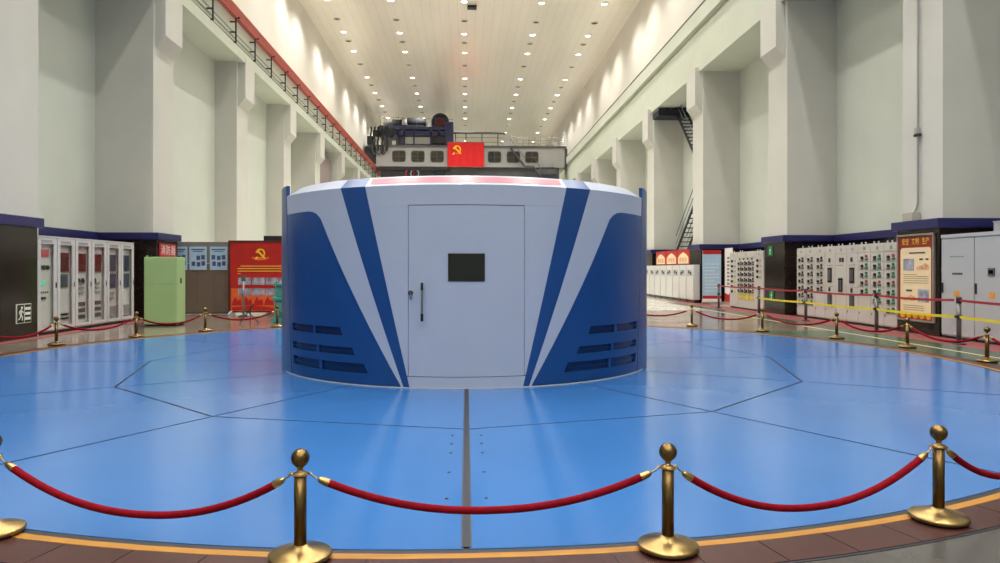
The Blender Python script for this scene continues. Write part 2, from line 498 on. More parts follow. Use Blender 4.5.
# ------------------------------------------------------------------ generator cover (the round housing)
RG = 2.97
gen = empty('generator_cover', (0, 0, 0), 0, 'round white generator housing with blue slanted stripes, door and side panels', 'housing')
ZW = 2.58; ZT = 2.72; RT = 2.75
def cp(phi, z, r=RG): a = R_(phi); return (r*math.sin(a), -r*math.cos(a), z)
def cgrid(mb, rows, nc, r=RG, th=.02, skip=None):
    """rows: list of (z, phiL, phiR[, radius]); a curved sheet with thickness"""
    F = []; K = []
    for row in rows:
        z, a, b = row[:3]; rr = row[3] if len(row) > 3 else r
        F.append([cp(a+(b-a)*k/nc, z, rr) for k in range(nc+1)])
        K.append([cp(a+(b-a)*k/nc, z, rr-th) for k in range(nc+1)])
    nr = len(rows); W = nc+1
    vs = [p for r_ in F for p in r_]+[p for r_ in K for p in r_]
    o = nr*W; fs = []
    cells = {(i, k) for i in range(nr-1) for k in range(nc) if not (skip and skip(i, k))}
    for i, k in cells:
        a, b, c, d = i*W+k, i*W+k+1, (i+1)*W+k+1, (i+1)*W+k
        fs.append((a, b, c, d)); fs.append((o+a, o+d, o+c, o+b))
        if (i, k-1) not in cells: fs.append((a, d, o+d, o+a))
        if (i, k+1) not in cells: fs.append((b, o+b, o+c, c))
        if (i-1, k) not in cells: fs.append((a, o+a, o+b, b))
        if (i+1, k) not in cells: fs.append((d, c, o+c, o+d))
    mb.add(vs, fs)
    return mb
def smooth_build(mb, name, m, parent):
    o = mb.build(name, m, parent)
    md = o.modifiers.new('normals', 'EDGE_SPLIT'); md.split_angle = R_(25)
    o.data.polygons.foreach_set('use_smooth', [True]*len(o.data.polygons))
    return o
smooth_build(MB().lathe([(RG-.10, 0), (RG-.10, ZW), (RT-.08, ZT-.02), (0, ZT-.02)], 96), 'core', 'seam_dark', gen)
def p_panel(z):      # inner edge of the side panel (positive side)
    if z <= 2.10: return 16.2 + (40.6-16.2)*z/2.10
    t = (z-2.10)/(2.31-2.10)
    return 40.6 + 5.4*(1-math.sqrt(max(0, 1-t*t)))*1.0 + 1.2*t
def p_b0(z): return 15.55 + (34.0-15.55)*z/ZW       # outer edge of the stripe
def p_b1(z): return 14.0 + (26.2-14.0)*z/ZW         # inner edge of the stripe
def p_seam(z): return 58.0 + 5.0*z/ZW
zs_low = [0.02+.26*k for k in range(9)]
zlo = [0.02, .155, .285, .385, .485, .635, .745, 1.0, 1.3, 1.6, 1.9, 2.1, 2.2, 2.26, 2.295, 2.31]
for s in (-1, 1):
    side = 'left' if s < 0 else 'right'
    # glossy blue side panel with three louvre openings
    rows = [(z, s*p_seam(z), s*p_panel(z)) for z in zlo]
    def skip(i, k):
        if i not in (1, 3, 5): return False
        lim = {1: 16, 3: 17, 5: 18}[i]
        lim = 18 - {1: 0, 3: 1, 5: 2}[i]
        return 1 <= k < lim
    smooth_build(cgrid(MB(), rows, 22, RG, .03, skip), 'side_panel', 'drum_blue', gen)
    for (za, zb) in ((.155, .285), (.385, .485), (.635, .745)):
        v = smooth_build(cgrid(MB(), [(za-.01, s*(p_seam(za)-1.5), s*(p_panel(za)+3)), (zb+.01, s*(p_seam(zb)-1.5), s*(p_panel(zb)+3))], 20, RG-.035, .012), 'vent_screen', 'drum_blue_dark', gen)
        zz = (za+zb)/2; pm_ = s*(p_seam(zz)*.58+p_panel(zz)*.42)
        smooth_build(cgrid(MB(), [(za-.005, pm_-.5, pm_+.5), (zb+.005, pm_-.5, pm_+.5)], 1, RG-.006, .02), 'mullion', 'drum_blue', v)
        smooth_build(cgrid(MB(), [(zz-.012, s*(p_seam(zz)-2), s*(p_panel(zz)+4)), (zz+.012, s*(p_seam(zz)-2), s*(p_panel(zz)+4))], 20, RG-.018, .012), 'louvre', 'drum_blue_dark', v)
    # white sheet between side panel and stripe, and above the side panel
    w = MB()
    rows = [(z, s*(p_panel(z)-.12), s*p_b0(z)) for z in [0.0]+zlo[1:]]
    cgrid(w, rows, 10, RG, .03)
    cgrid(w, [(z, s*p_seam(z), s*p_b0(z)) for z in (2.31, 2.45, ZW)], 16, RG, .03)
    smooth_build(w, 'white_panel', 'white_paint', gen)
    # stripe
    smooth_build(cgrid(MB(), [(z, s*p_b0(z), s*p_b1(z)) for z in (0, .6, 1.2, 1.8, 2.2, ZW)], 6, RG+.001, .03), 'stripe', 'drum_blue', gen)
    # sloping rim: stripe piece and white piece
    smooth_build(cgrid(MB(), [(ZW, s*34.0, s*26.2, RG+.001), (ZT, s*35.6, s*27.6, RT+.001)], 6, RG, .03), 'rim_stripe', 'drum_blue', gen)
    smooth_build(cgrid(MB(), [(ZW, s*63.2, s*34.0, RG), (ZT, s*63.2, s*35.6, RT)], 16, RG, .03), 'rim_panel', 'white_paint', gen)
    smooth_build(cgrid(MB(), [(0, s*57.7, s*58.0), (ZW, s*62.7, s*63.0)], 1, RG+.003, .03), 'seam_cover', 'drum_blue_dark', gen)
# front sheet around the door
DA = 14.45; DZ0, DZ1 = .145, 2.325
w = MB()
for s in (-1, 1):
    cgrid(w, [(z, s*p_b1(z), s*min(DA, p_b1(z)-.05)) for z in (0.16, .6, 1.2, 1.8, DZ1)], 6, RG, .03)
cgrid(w, [(z, -p_b1(z), p_b1(z)) for z in (DZ1+.001, 2.45, ZW)], 24, RG, .03)
cgrid(w, [(0, -p_b1(0), p_b1(0)), (DZ0, -p_b1(DZ0), p_b1(DZ0))], 18, RG, .03)
smooth_build(w, 'front_panel', 'white_paint', gen)
smooth_build(cgrid(MB(), [(ZW, -26.2, 26.2, RG), (ZT, -27.6, 27.6, RT)], 30, RG, .03), 'rim_panel', 'white_paint', gen)
smooth_build(cgrid(MB(), [(ZW+.035, -25.3, 25.3, RG-.048), (ZT-.02, -26.3, 26.3, RT+.037)], 30, RG, .01), 'rim_inlay', 'pink_strip', gen)  # pink inlaid strip along the sloping front rim
door = smooth_build(cgrid(MB(), [(z, -DA+.13, DA-.13) for z in (DZ0+.008, 1.2, DZ1-.008)], 16, RG-.002, .03), 'door', 'white_paint', gen)
tag(door, 'white curved door with a small dark window')
smooth_build(cgrid(MB(), [(1.355, -4.5, 4.5), (1.71, -4.5, 4.5)], 6, RG+.004, .02), 'window_frame', 'dark_steel', door)
smooth_build(cgrid(MB(), [(1.365, -4.3, 4.3), (1.70, -4.3, 4.3)], 6, RG+.006, .02), 'window_pane', 'black_glass', door)
hd = MB()
hd.tube([cp(-10.65, .86, RG+.055), cp(-10.65, 1.335, RG+.055)], .014, 10)
for z in (.93, 1.26): hd.tube([cp(-10.65, z, RG-.01), cp(-10.65, z, RG+.055)], .009, 8)
hd.build('handle', 'steel', door)
for a, b in ((.855, .95), (1.245, 1.34)): MB().tube([cp(-10.65, a, RG+.055), cp(-10.65, b, RG+.055)], .0165, 10).build('handle_grip', 'knob_black', door)
lk = MB(); c = cp(-13.7, 1.21, RG)
lk.tube([cp(-13.7, 1.21, RG-.01), cp(-13.7, 1.21, RG+.02)], .03, 12)
lk.tube([cp(-13.7, 1.21, RG+.02), cp(-13.4, 1.19, RG+.05), cp(-13.4, 1.13, RG+.05)], .009, 6)
lk.build('lock', 'dark_steel', door)
MB().lathe([(RT-.04, ZT-.03), (RT, ZT), (RT-.25, ZT+.0), (0, ZT+.01)], 72).build('roof', 'cab_grey', gen)
# taller blue rear shell
rear = MB(); cgrid(rear, [(z, 63.2, 296.8) for z in (0, 1.0, 2.0, 2.74)], 60, RG, .05)
smooth_build(rear, 'rear_shell', 'drum_blue', gen)
for s in (-1, 1):  # lower edge of the rear shell reaches round to the slanted seam
    smooth_build(cgrid(MB(), [(z, s*63.3, s*(p_seam(z)+.3)) for z in (0, .8, 1.6, ZW-.02)], 3, RG, .03), 'rear_edge_panel', 'drum_blue', gen)
smooth_build(cgrid(MB(), [(0, -63, 63), (.012, -63, 63)], 40, RG+.006, .02), 'floor_trim', 'cab_grey', gen)

# ------------------------------------------------------------------ stanchions and velvet ropes
HS = 0.572; HOOK = 0.442
def make_stanchion():
    r = empty('stanchion', (0,0,0), 0, 'x', 'stanchion', 'brass rope stanchions around the blue disc')
    MB().lathe([(.0, .012), (.157, .012), (.162, .018), (.162, .030), (.155, .036), (.09, .052), (.046, .066), (.036, .078), (.0, .078)], 36).build('base', 'brass', r)
    MB().lathe([(0, 0), (.15, 0), (.15, .013), (0, .013)], 24).build('base_pad', 'rubber', r)
    MB().lathe([(.0, .06), (.032, .06), (.032, .440), (.0, .440)], 20).build('post', 'brass_dark', r)
    MB().lathe([(0, .434), (.036, .434), (.038, .441), (.036, .449), (.020, .453), (.014, .463), (.016, .474), (.024, .480), (0, .482)], 20).build('collar', 'brass', r)
    b = MB(); n = 12
    b.lathe([(.048*math.sin(PI*k/n), .524-.048*math.cos(PI*k/n)) for k in range(n+1)], 24); b.build('ball', 'brass_dark', r)
    t = MB(); t.tube([(.047*math.cos(2*PI*k/24), .047*math.sin(2*PI*k/24), HOOK) for k in range(24)], .0035, 6, closed=True)
    for k in range(4):
        a = PI/4+k*PI/2; t.tube([(.03*math.cos(a), .03*math.sin(a), HOOK), (.048*math.cos(a), .048*math.sin(a), HOOK)], .004, 6)
    t.build('hook_ring', 'brass', r)
    return r
# ground positions, anticlockwise seen from above starting at the near left
ST = [(-4.55, -6.85, 'brass stanchion out of frame beyond the left foreground rope'),
      (-2.69, -7.69, 'brass stanchion at the left picture edge, only its base in view'),
      (-0.862, -8.12, 'brass stanchion in the foreground left of the central floor seam'),
      (1.08, -8.09, 'brass stanchion in the foreground right of the central floor seam'),
      (2.83, -7.73, 'brass stanchion in the right foreground, farthest right of the near ones'),
      (4.60, -6.85, 'brass stanchion out of frame beyond the right foreground rope'),
      None,
      (8.35, -2.70, 'brass stanchion out of frame on the right of the disc'),
      (8.50, -0.75, 'brass stanchion at the right picture edge before the grey cabinets'),
      (8.55, 1.40, 'brass stanchion before the dark pillar with the cream poster'),
      (8.12, 3.20, 'brass stanchion before the middle of the long switchgear row'),
      (7.25, 5.05, 'brass stanchion before the dark pillar with green exit signs'),
      (6.05, 6.75, 'brass stanchion just right of the housing, before far white cabinets'),
      (4.40, 8.0, 'brass stanchion hidden behind the right of the housing'),
      None,
      (-3.45, 8.0, 'brass stanchion hidden behind the left of the housing'),
      (-4.98, 6.9, 'brass stanchion just left of the housing, before the red board'),
      (-6.42, 5.75, 'brass stanchion right of the green cabinet, before the partition'),
      (-7.39, 4.25, 'brass stanchion between the glass-door cabinets and the green cabinet'),
      (-8.20, 2.62, 'brass stanchion before the first glass-door cabinet at the left'),
      (-8.55, 0.9, 'brass stanchion out of frame on the left of the disc')]
ROPE_L = ['red velvet rope out of frame to the left', 'red velvet rope sagging across the left foreground', 'red velvet rope sagging across the central floor seam',
          'red velvet rope sagging across the right foreground', 'red velvet rope leaving the picture at the lower right edge', None, None,
          'red velvet rope leaving the picture at the right edge by the grey cabinets', 'red velvet rope before the cream poster and grey cabinets',
          'red velvet rope before the right half of the long switchgear row', 'red velvet rope before the left half of the long switchgear row',
          'red velvet rope before the shorter switchgear and banners', 'red velvet rope running behind the housing on its right', None, None,
          'red velvet rope running behind the housing on its left', 'red velvet rope before the red board', 'red velvet rope in front of the green cabinet',
          'red velvet rope before the glass-door cabinets', 'red velvet rope before the dark left pillar']
st0 = make_stanchion(); first = True
for p in ST:
    if not p: continue
    o = st0 if first else copy_tree(st0)
    first = False
    o.location = (p[0], p[1], 0.0); o.rotation_euler = (0, 0, random.uniform(0, 6))
    o['label'] = p[2]
def make_rope(p, q, label, sag=.17):
    p = Vector((p[0], p[1], HOOK)); q = Vector((q[0], q[1], HOOK))
    d = (q-p); L = d.length; u = d.normalized()
    r = empty('velvet_rope', (p+q)/2 - Vector((0,0,HOOK)), math.atan2(u.y, u.x), label, 'rope', 'red velvet ropes between the stanchions')
    H = L/2-.045
    def at(t): # t in -1..1
        return (H*t, 0, HOOK-.006-sag*(1-abs(t)**2.15))
    ts = [-.905+1.81*k/28 for k in range(29)]
    MB().tube([at(t) for t in ts], .0205, 12).build('rope', 'velvet', r)
    for s in (-1, 1):
        MB().tube([at(s*.95), at(s*.938), at(s*.90), at(s*.89)], [.009, .017, .022, .0225], 12).build('end_cap', 'brass', r)
        MB().tube([at(s*.955), at(s*.975), (s*(H-.004), 0, HOOK+.006), (s*(H+.004), 0, HOOK)], .005, 6).build('hook', 'brass', r)
for i in range(len(ST)-1):
    if ST[i] and ST[i+1] and ROPE_L[i]:
        L = math.hypot(ST[i][0]-ST[i+1][0], ST[i][1]-ST[i+1][1])
        make_rope(ST[i], ST[i+1], ROPE_L[i], {1: .265, 2: .205, 3: .285, 4: .30}.get(i, .2))

# ------------------------------------------------------------------ downlights
ORD = ['first', 'second', 'third', 'fourth', 'fifth', 'sixth', 'seventh', 'eighth', 'ninth', 'tenth', 'eleventh', 'twelfth', 'thirteenth', 'fourteenth', 'fifteenth', 'sixteenth', 'seventeenth', 'eighteenth', 'nineteenth', 'twentieth']
LIT_Y = [-31, -25.5, -20, -14.5, -9, -3.5, 2, 7.5, 13, 18.5, 24, 29, 32.8, 38.9, 43.3, 50.7, 56.2, 61.7, 67.2, 75, 81, 88]
OFF_Y = [36.3, 40.9, 46.8, 53.4, 59, 64.4, 71]
ROWS = [(-8.8, 'along the left wall'), (-4.8, 'left of the centre row'), (-.15, 'down the middle of the ceiling'), (4.8, 'right of the centre row'), (8.85, 'along the right wall')]
def make_downlight(lit):
    r = empty('ceiling_downlight', (0,0,0), 0, 'x', 'downlight', 'x')
    m = MB(); n = 20; vs = []
    for rr, z in ((.19, 0), (.25, 0), (.25, -.03), (.20, -.045), (.19, -.03)):
        vs += [(rr*math.cos(2*PI*k/n), rr*math.sin(2*PI*k/n), z) for k in range(n)]
    fs = [(i*n+k, i*n+(k+1) % n, ((i+1) % 5)*n+(k+1) % n, ((i+1) % 5)*n+k) for i in range(5) for k in range(n)]
    m.add(vs, fs, True); m.build('trim_ring', 'lamp_trim', r)
    MB().lathe([(0, -.028), (.195, -.028), (.195, -.012), (0, -.012)], n).build('diffuser', 'lamp_glow' if lit else 'lamp_off', r)
    if lit:
        ld = bpy.data.lights.new('downlight_bulb', 'SPOT'); ld.energy = LAMP_W; ld.color = LAMP_RGB
        ld.spot_size = R_(128); ld.spot_blend = 0.75; ld.shadow_soft_size = .18
        lo = bpy.data.objects.new('bulb', ld); COL.objects.link(lo); lo.parent = r; lo.location = (0, 0, -.06)
    return r
lit0 = make_downlight(True); off0 = make_downlight(False); ul = uo = False
for x, where in ROWS:
    for y in LIT_Y:
        o = lit0 if not ul else copy_tree(lit0); ul = True
        o.location = (x, y, ZC); o['label'] = ('lit downlight above the picture top, ceiling row '+where) if y < 32 else ORD[LIT_Y.index(y)-12]+' lit downlight from the picture top, ceiling row '+where; o['group'] = 'lit downlights '+where
    for y in OFF_Y:
        o = off0 if not uo else copy_tree(off0); uo = True
        o.location = (x, y, ZC); o['label'] = ORD[OFF_Y.index(y)]+' unlit downlight from the picture top, ceiling row '+where; o['group'] = 'unlit downlights '+where
sp = empty('ceiling_speaker', (.35, 33.6, ZC), 0, 'small black box fixed to the ceiling beside the middle lamp row', 'speaker')
B(-.3, .3, -.25, .25, -.16, -.03).build('cabinet', 'knob_black', sp, bevel=.02)
B(-.1, .1, -.1, .1, -.04, 0).build('mount', 'lamp_trim', sp)

# ------------------------------------------------------------------ red busbar and brackets on the left beam
bus = empty('busbar', (XL+.40, Y0+.5, 11.78), 0, 'red crane power rails running along the left beam', 'power rail')
for k, (dx, dz) in enumerate(((0, .02), (.0, .14), (.0, .26), (.0, .38))):
    B(dx-.03, dx+.07, 0, Y1-Y0-1, dz, dz+.09).build('conductor_rail', 'busbar_red', bus)
B(-.1, -.03, 0, Y1-Y0-1, .0, .46).build('backing_rail', 'busbar_red', bus)
br0 = empty('busbar_bracket', (0,0,0), 0, 'black three-armed bracket under the red power rails on the left beam', 'bracket', 'brackets under the red power rails')
B(.36, .41, -.025, .025, 0, 1.0).build('upright', 'bracket_black', br0)
for z in (.02, .42, .84): B(.14, .37, -.025, .025, z, z+.05).build('arm', 'bracket_black', br0)
hd_ = MB().box(.36, .56, -.03, .03, 1.0, 1.05); hd_.build('rail_clip', 'bracket_black', br0)
for k in range(21):
    o = br0 if k == 0 else copy_tree(br0)
    o.location = (XL, 12.1+2.6*k, 10.78)
    o['label'] = 'black bracket above the picture top under the red power rails' if k == 0 else ORD[k-1]+' black bracket from the picture top under the red power rails'

# ------------------------------------------------------------------ travelling crane with machinery trolley and flag
CY = 61.2; S = 1/9.59
def X(px): return (px-466.5)*S
def Z(py): return 1.5+(270-py)*S
crane = empty('bridge_crane', (0, CY, Z(168)), 0, 'grey bridge crane girder with windows and a blue machinery trolley on top', 'crane')
zc0 = Z(168)
def cpart(mb, name, m, parent=None, bevel=0):
    # vertices given in hall coordinates with y relative to the girder front
    mb.v = [(x, y, z-zc0) for x, y, z in mb.v]
    return mb.build(name, m, parent or crane, bevel=bevel)
gd = cpart(B(X(375), X(565), 0, 2.4, Z(167.0), Z(147.5)), 'girder', 'crane_grey')
cpart(B(X(368), X(567), -.15, 2.5, Z(147.5), Z(145.8)), 'walkway_edge', 'crane_dark')
cpart(B(X(381), X(560), .4, 2.2, Z(180), Z(167.5)), 'lower_beam', 'crane_dark')
cpart(B(X(380), X(449), -.1, .5, Z(171), Z(167.3)), 'shadow_plate', 'crane_black')  # black plate added to stand for the shadow under the girder
cpart(B(X(366), X(377), -.05, 2.0, Z(165), Z(147)), 'end_carriage', 'crane_black')
cpart(B(X(556), X(568), .1, 2.0, Z(166), Z(148)), 'end_carriage', 'crane_dark')
for cx in (399.4, 418.1, 437.2, 494.5, 513.5, 532):
    fr = cpart(MB().prism(rrect(X(cx), Z(156.9), 13.6*S, 11.6*S, .25), 'y', -.03, .05), 'window_frame', 'crane_dark', crane)
    mb = MB().prism(rrect(X(cx), Z(156.9), 12.2*S, 10.2*S, .22), 'y', -.045, .0)
    mb.v = [(x, y, z-zc0) for x, y, z in mb.v]; mb.build('pane', 'crane_window', fr)
    b = MB().box(X(cx)-.025, X(cx)+.025, -.06, -.04, Z(162), Z(152)).box(X(cx)-.58, X(cx)+.58, -.06, -.04, Z(157.3), Z(156.8))
    b.v = [(x, y, z-zc0) for x, y, z in b.v]; b.build('glazing_bar', 'crane_dark', fr)
# trolley
cpart(B(X(379), X(453), .2, 3.2, Z(135.8), Z(131)), 'trolley_beam', 'crane_blue')
cpart(B(X(379), X(453), .1, 3.2, Z(129.8), Z(127)), 'trolley_platform', 'crane_blue')
cpart(B(X(396), X(453), .5, 3.0, Z(144.5), Z(136)), 'trolley_housing', 'crane_dark')
for px in (398, 404.5, 414, 431, 439, 451):
    cpart(B(X(px)-.09, X(px)+.09, .2, .45, Z(146), Z(127)), 'trolley_post', 'crane_blue')
cpart(B(X(445), X(453.5), 0.0, 2.2, Z(146), Z(122)), 'side_housing', 'crane_blue', bevel=.08)
cpart(B(X(405), X(431), .35, .5, Z(144), Z(137)), 'access_panel', 'crane_grey')
cpart(B(X(433), X(446), .1, .6, Z(143.5), Z(137)), 'relay_box', 'crane_black')
def hcyl(x0, x1, cz, r, y=1.4, n=20, bulge=.12):
    m = MB(); w = x1-x0
    m.tube([(x0, y, cz), (x0+w*.06, y, cz), (x0+w*.94, y, cz), (x1, y, cz)], [r*(1-bulge), r, r, r*(1-bulge)], n)
    return m
cpart(hcyl(X(406), X(425), Z(121), .52), 'motor', 'crane_motor')
cpart(hcyl(X(401.5), X(406.5), Z(121.2), .56), 'motor_collar', 'crane_grey')
cpart(hcyl(X(391), X(402), Z(122), .46), 'gearbox', 'crane_motor')
cpart(hcyl(X(383), X(391), Z(123.2), .32), 'motor_nose', 'crane_motor')
cpart(B(X(388), X(424), .9, 1.9, Z(127.5), Z(124)), 'motor_bed', 'crane_black')
dr = MB(); dr.tube([(X(440), .5, Z(121.5)), (X(440), 2.4, Z(121.5))], .95, 24)
cpart(dr, 'cable_drum', 'crane_black')
dr = MB(); dr.tube([(X(440), .42, Z(121.5)), (X(440), .52, Z(121.5))], .5, 20); cpart(dr, 'drum_hub', 'hub_red')
dr = MB(); dr.tube([(X(440)+.88*math.cos(2*PI*k/24), .48, Z(121.5)+.88*math.sin(2*PI*k/24)) for k in range(24)], .07, 6, closed=True); cpart(dr, 'drum_rim', 'crane_blue')
cpart(B(X(428), X(431), .8, 1.6, Z(127), Z(123.5)), 'brake', 'crane_grey')
# hanging cable loops and equipment at the left end
for i, px in enumerate((372, 375.5, 379, 383.5, 388)):
    m = MB()
    m.tube([(X(px)+.05*math.sin(k*1.7+i), -.1-.05*i, Z(128+ (24+3*(i % 2))*k/8)) for k in range(9)], .09, 6)
    cpart(m, 'hanging_cable', 'crane_black')
for i, (px, py, w, h) in enumerate(((378, 134, 9, 6), (384, 129, 8, 6), (391, 133, 5, 9), (388, 142, 8, 7), (371, 141, 6, 8))):
    cpart(B(X(px)-w*S/2, X(px)+w*S/2, -.05, .6, Z(py)-h*S/2, Z(py)+h*S/2), 'cable_box', ('crane_black', 'crane_dark')[i % 2], bevel=.05)
for i in range(3):
    m = MB(); c0 = (X(376+4*i), -.2, Z(147))
    m.tube([(c0[0]+.28*math.cos(PI+PI*k/8), c0[1], c0[2]+.9*math.sin(PI+PI*k/8)) for k in range(9)], .05, 6); cpart(m, 'cable_loop', 'crane_dark')
# hoist sheaves under the girder
for px, m_ in ((410, 'knob_red'), (415, 'crane_grey'), (440, 'crane_black')):
    m = MB(); m.tube([(X(px), .0, Z(174)), (X(px), .4, Z(174))], .55, 18); cpart(m, 'sheave', 'crane_black')
    m = MB(); m.tube([(X(px)+.42*math.cos(2*PI*k/18), -.03, Z(174)+.42*math.sin(2*PI*k/18)) for k in range(18)], .06, 6, closed=True); cpart(m, 'sheave_rim', m_)
# railings
rl = MB(); rl.tube([(X(453), .1, Z(132.8)), (X(505), .1, Z(132.8))], .12, 8); cpart(rl, 'top_pipe', 'crane_dark')
for px in (455.5, 466, 482, 498, 505):
    m = MB(); m.tube([(X(px), .1, Z(146)), (X(px), .1, Z(132.8))], .05, 6); cpart(m, 'railing_post', 'crane_dark')
for py in (137.5, 142):
    m = MB(); m.tube([(X(455), .1, Z(py)), (X(505), .1, Z(py))], .022, 5); cpart(m, 'railing_wire', 'crane_dark')
for px in range(511, 566, 6):
    m = MB(); m.tube([(X(px), .1, Z(146)), (X(px), .1, Z(136.5))], .028, 6); cpart(m, 'railing_post', 'crane_grey')
for py in (136.7, 139.5, 143):
    m = MB(); m.tube([(X(511), .1, Z(py)), (X(564), .1, Z(py))], .026, 5); cpart(m, 'railing_wire', 'crane_grey')
for px in range(381, 453, 9):
    m = MB(); m.tube([(X(px), .1, Z(127)), (X(px), .1, Z(117))], .022, 5); cpart(m, 'railing_post', 'crane_dark')
m = MB(); m.tube([(X(379), .1, Z(117.5)), (X(453), .1, Z(119.5))], .02, 5); cpart(m, 'railing_wire', 'crane_dark')
cpart(B(X(503.5), X(511), -.1, .5, Z(146), Z(134.5)), 'platform_cabinet', 'cab_grey')
# stairs at the right
for dz in (0, 9):
    m = MB(); m.tube([(X(510), -.3, Z(148-dz)), (X(524.5), -.3, Z(166.5-dz)), (X(533.5), -.3, Z(166.5-dz)), (X(541), -.3, Z(177-dz))], .1 if dz == 0 else .035, 6); cpart(m, 'stair_stringer' if dz == 0 else 'stair_handrail', 'crane_dark')
for k in range(9):
    px = 510.5+14*k/9; cpart(B(X(px), X(px)+.16, -.7, -.3, Z(148.6+18.5*k/9)-.03, Z(148.6+18.5*k/9)), 'stair_tread', 'crane_dark')
cpart(B(X(538), X(556), -.3, .3, Z(174), Z(169)), 'lower_platform', 'crane_dark')
for k in range(4):
    m = MB(); m.tube([(X(540+5*k), -.3, Z(169)), (X(540+5*k), -.3, Z(163))], .04, 6); cpart(m, 'railing_post', 'crane_grey')
m = MB(); m.tube([(X(539), -.3, Z(163.5)), (X(556), -.3, Z(163.5))], .04, 6); cpart(m, 'railing_wire', 'crane_grey')

fw, fh = (484-447.7)*S, (167.4-143)*S
flag = empty('flag', (X(465.8), CY-.30, Z(167.4)), 0, 'red flag with a yellow hammer and sickle hung on the grey crane', 'flag')
m = MB(); nx = 24
top = [(-fw/2+fw*k/nx, -.02+.025*math.sin(k*.9)) for k in range(nx+1)]
vs = [(x, y, 0) for x, y in top]+[(x, y*.7, fh) for x, y in top]+[(x, y+.03, 0) for x, y in top]+[(x, y*.7+.03, fh) for x, y in top]
n1 = nx+1; fs = []
for k in range(nx):
    fs += [(k, k+1, n1+k+1, n1+k), (2*n1+k, 3*n1+k, 3*n1+k+1, 2*n1+k+1), (k, 2*n1+k, 2*n1+k+1, k+1), (n1+k, n1+k+1, 3*n1+k+1, 3*n1+k)]
fs += [(0, n1, 3*n1, 2*n1), (nx, 2*n1+nx, 3*n1+nx, n1+nx)]
m.add(vs, fs, False); m.build('cloth', 'flag_red', flag)
ms, mh = MB(), MB(); hammer_sickle(ms, mh, -fw/2+.98, fh-.78, .95, -.075, -.06)
ms.build('sickle', 'gold', flag); mh.build('hammer', 'gold', flag)
MB().tube([(-fw/2-.1, -.0, fh), (fw/2+.1, -.0, fh)], .03, 6).build('hanging_rod', 'crane_dark', flag)

# ------------------------------------------------------------------ steep blue stairs in a right-hand bay
stz = empty('wall_staircase', (11.6, 24.5, 0), 0, 'dark blue steel zigzag stairs and landing high in a right bay', 'stairs')
def flight(ya, za, yb, zb, x0, x1):
    n = int(abs(zb-za)/.23)
    for x in (x0, x1):
        d = .12
        MB().add([(x-.02, ya-24.5, za-d), (x+.02, ya-24.5, za-d), (x+.02, ya-24.5, za+d), (x-.02, ya-24.5, za+d),
                  (x-.02, yb-24.5, zb-d), (x+.02, yb-24.5, zb-d), (x+.02, yb-24.5, zb+d), (x-.02, yb-24.5, zb+d)],
                 [(0,1,2,3), (4,7,6,5), (0,4,5,1), (1,5,6,2), (2,6,7,3), (3,7,4,0)]).build('stringer', 'stair_blue', stz)
        m = MB(); m.tube([(x, ya-24.5, za+.95), (x, yb-24.5, zb+.95)], .025, 6); m.build('handrail', 'stair_rail', stz)
        m = MB(); m.tube([(x, ya-24.5, za+.5), (x, yb-24.5, zb+.5)], .018, 6); m.build('midrail', 'stair_rail', stz)
    for k in range(n):
        t = (k+.5)/n; y = ya+(yb-ya)*t-24.5; z = za+(zb-za)*t
        B(x0, x1, y-.12, y+.12, z-.02, z+.02).build('tread', 'stair_blue', stz)
flight(26.6, 10.1, 22.2, 6.05, .12, .72)
flight(22.3, 6.0, 26.9, 2.45, .12, .72)
B(-.95, .78, 26.6-24.5, 27.80-24.5, 10.08, 10.4).build('top_landing', 'stair_blue', stz)
B(.05, .78, 21.3-24.5, 22.3-24.5, 5.95, 6.1).build('mid_landing', 'stair_blue', stz)
B(.05, .78, 26.8-24.5, 27.80-24.5, 2.36, 2.48).build('low_landing', 'stair_blue', stz)
MB().prism([(-.3, 10.4), (.78, 10.4), (.78, 10.54), (.2, 10.54)], 'y', 26.6-24.5, 26.66-24.5).build('landing_plate', 'stair_blue', stz)
for x in (-.9, -.4, .05):
    MB().tube([(x, 26.7-24.5, 10.4), (x, 26.7-24.5, 10.54)], .02, 6).build('landing_post', 'stair_blue', stz)
for y in (21.35, 27.75):
    for x in (.08, .72): B(x, x+.05, y-24.5, y-24.45, 0, 6.0 if y < 25 else 2.36).build('landing_leg', 'stair_blue', stz)

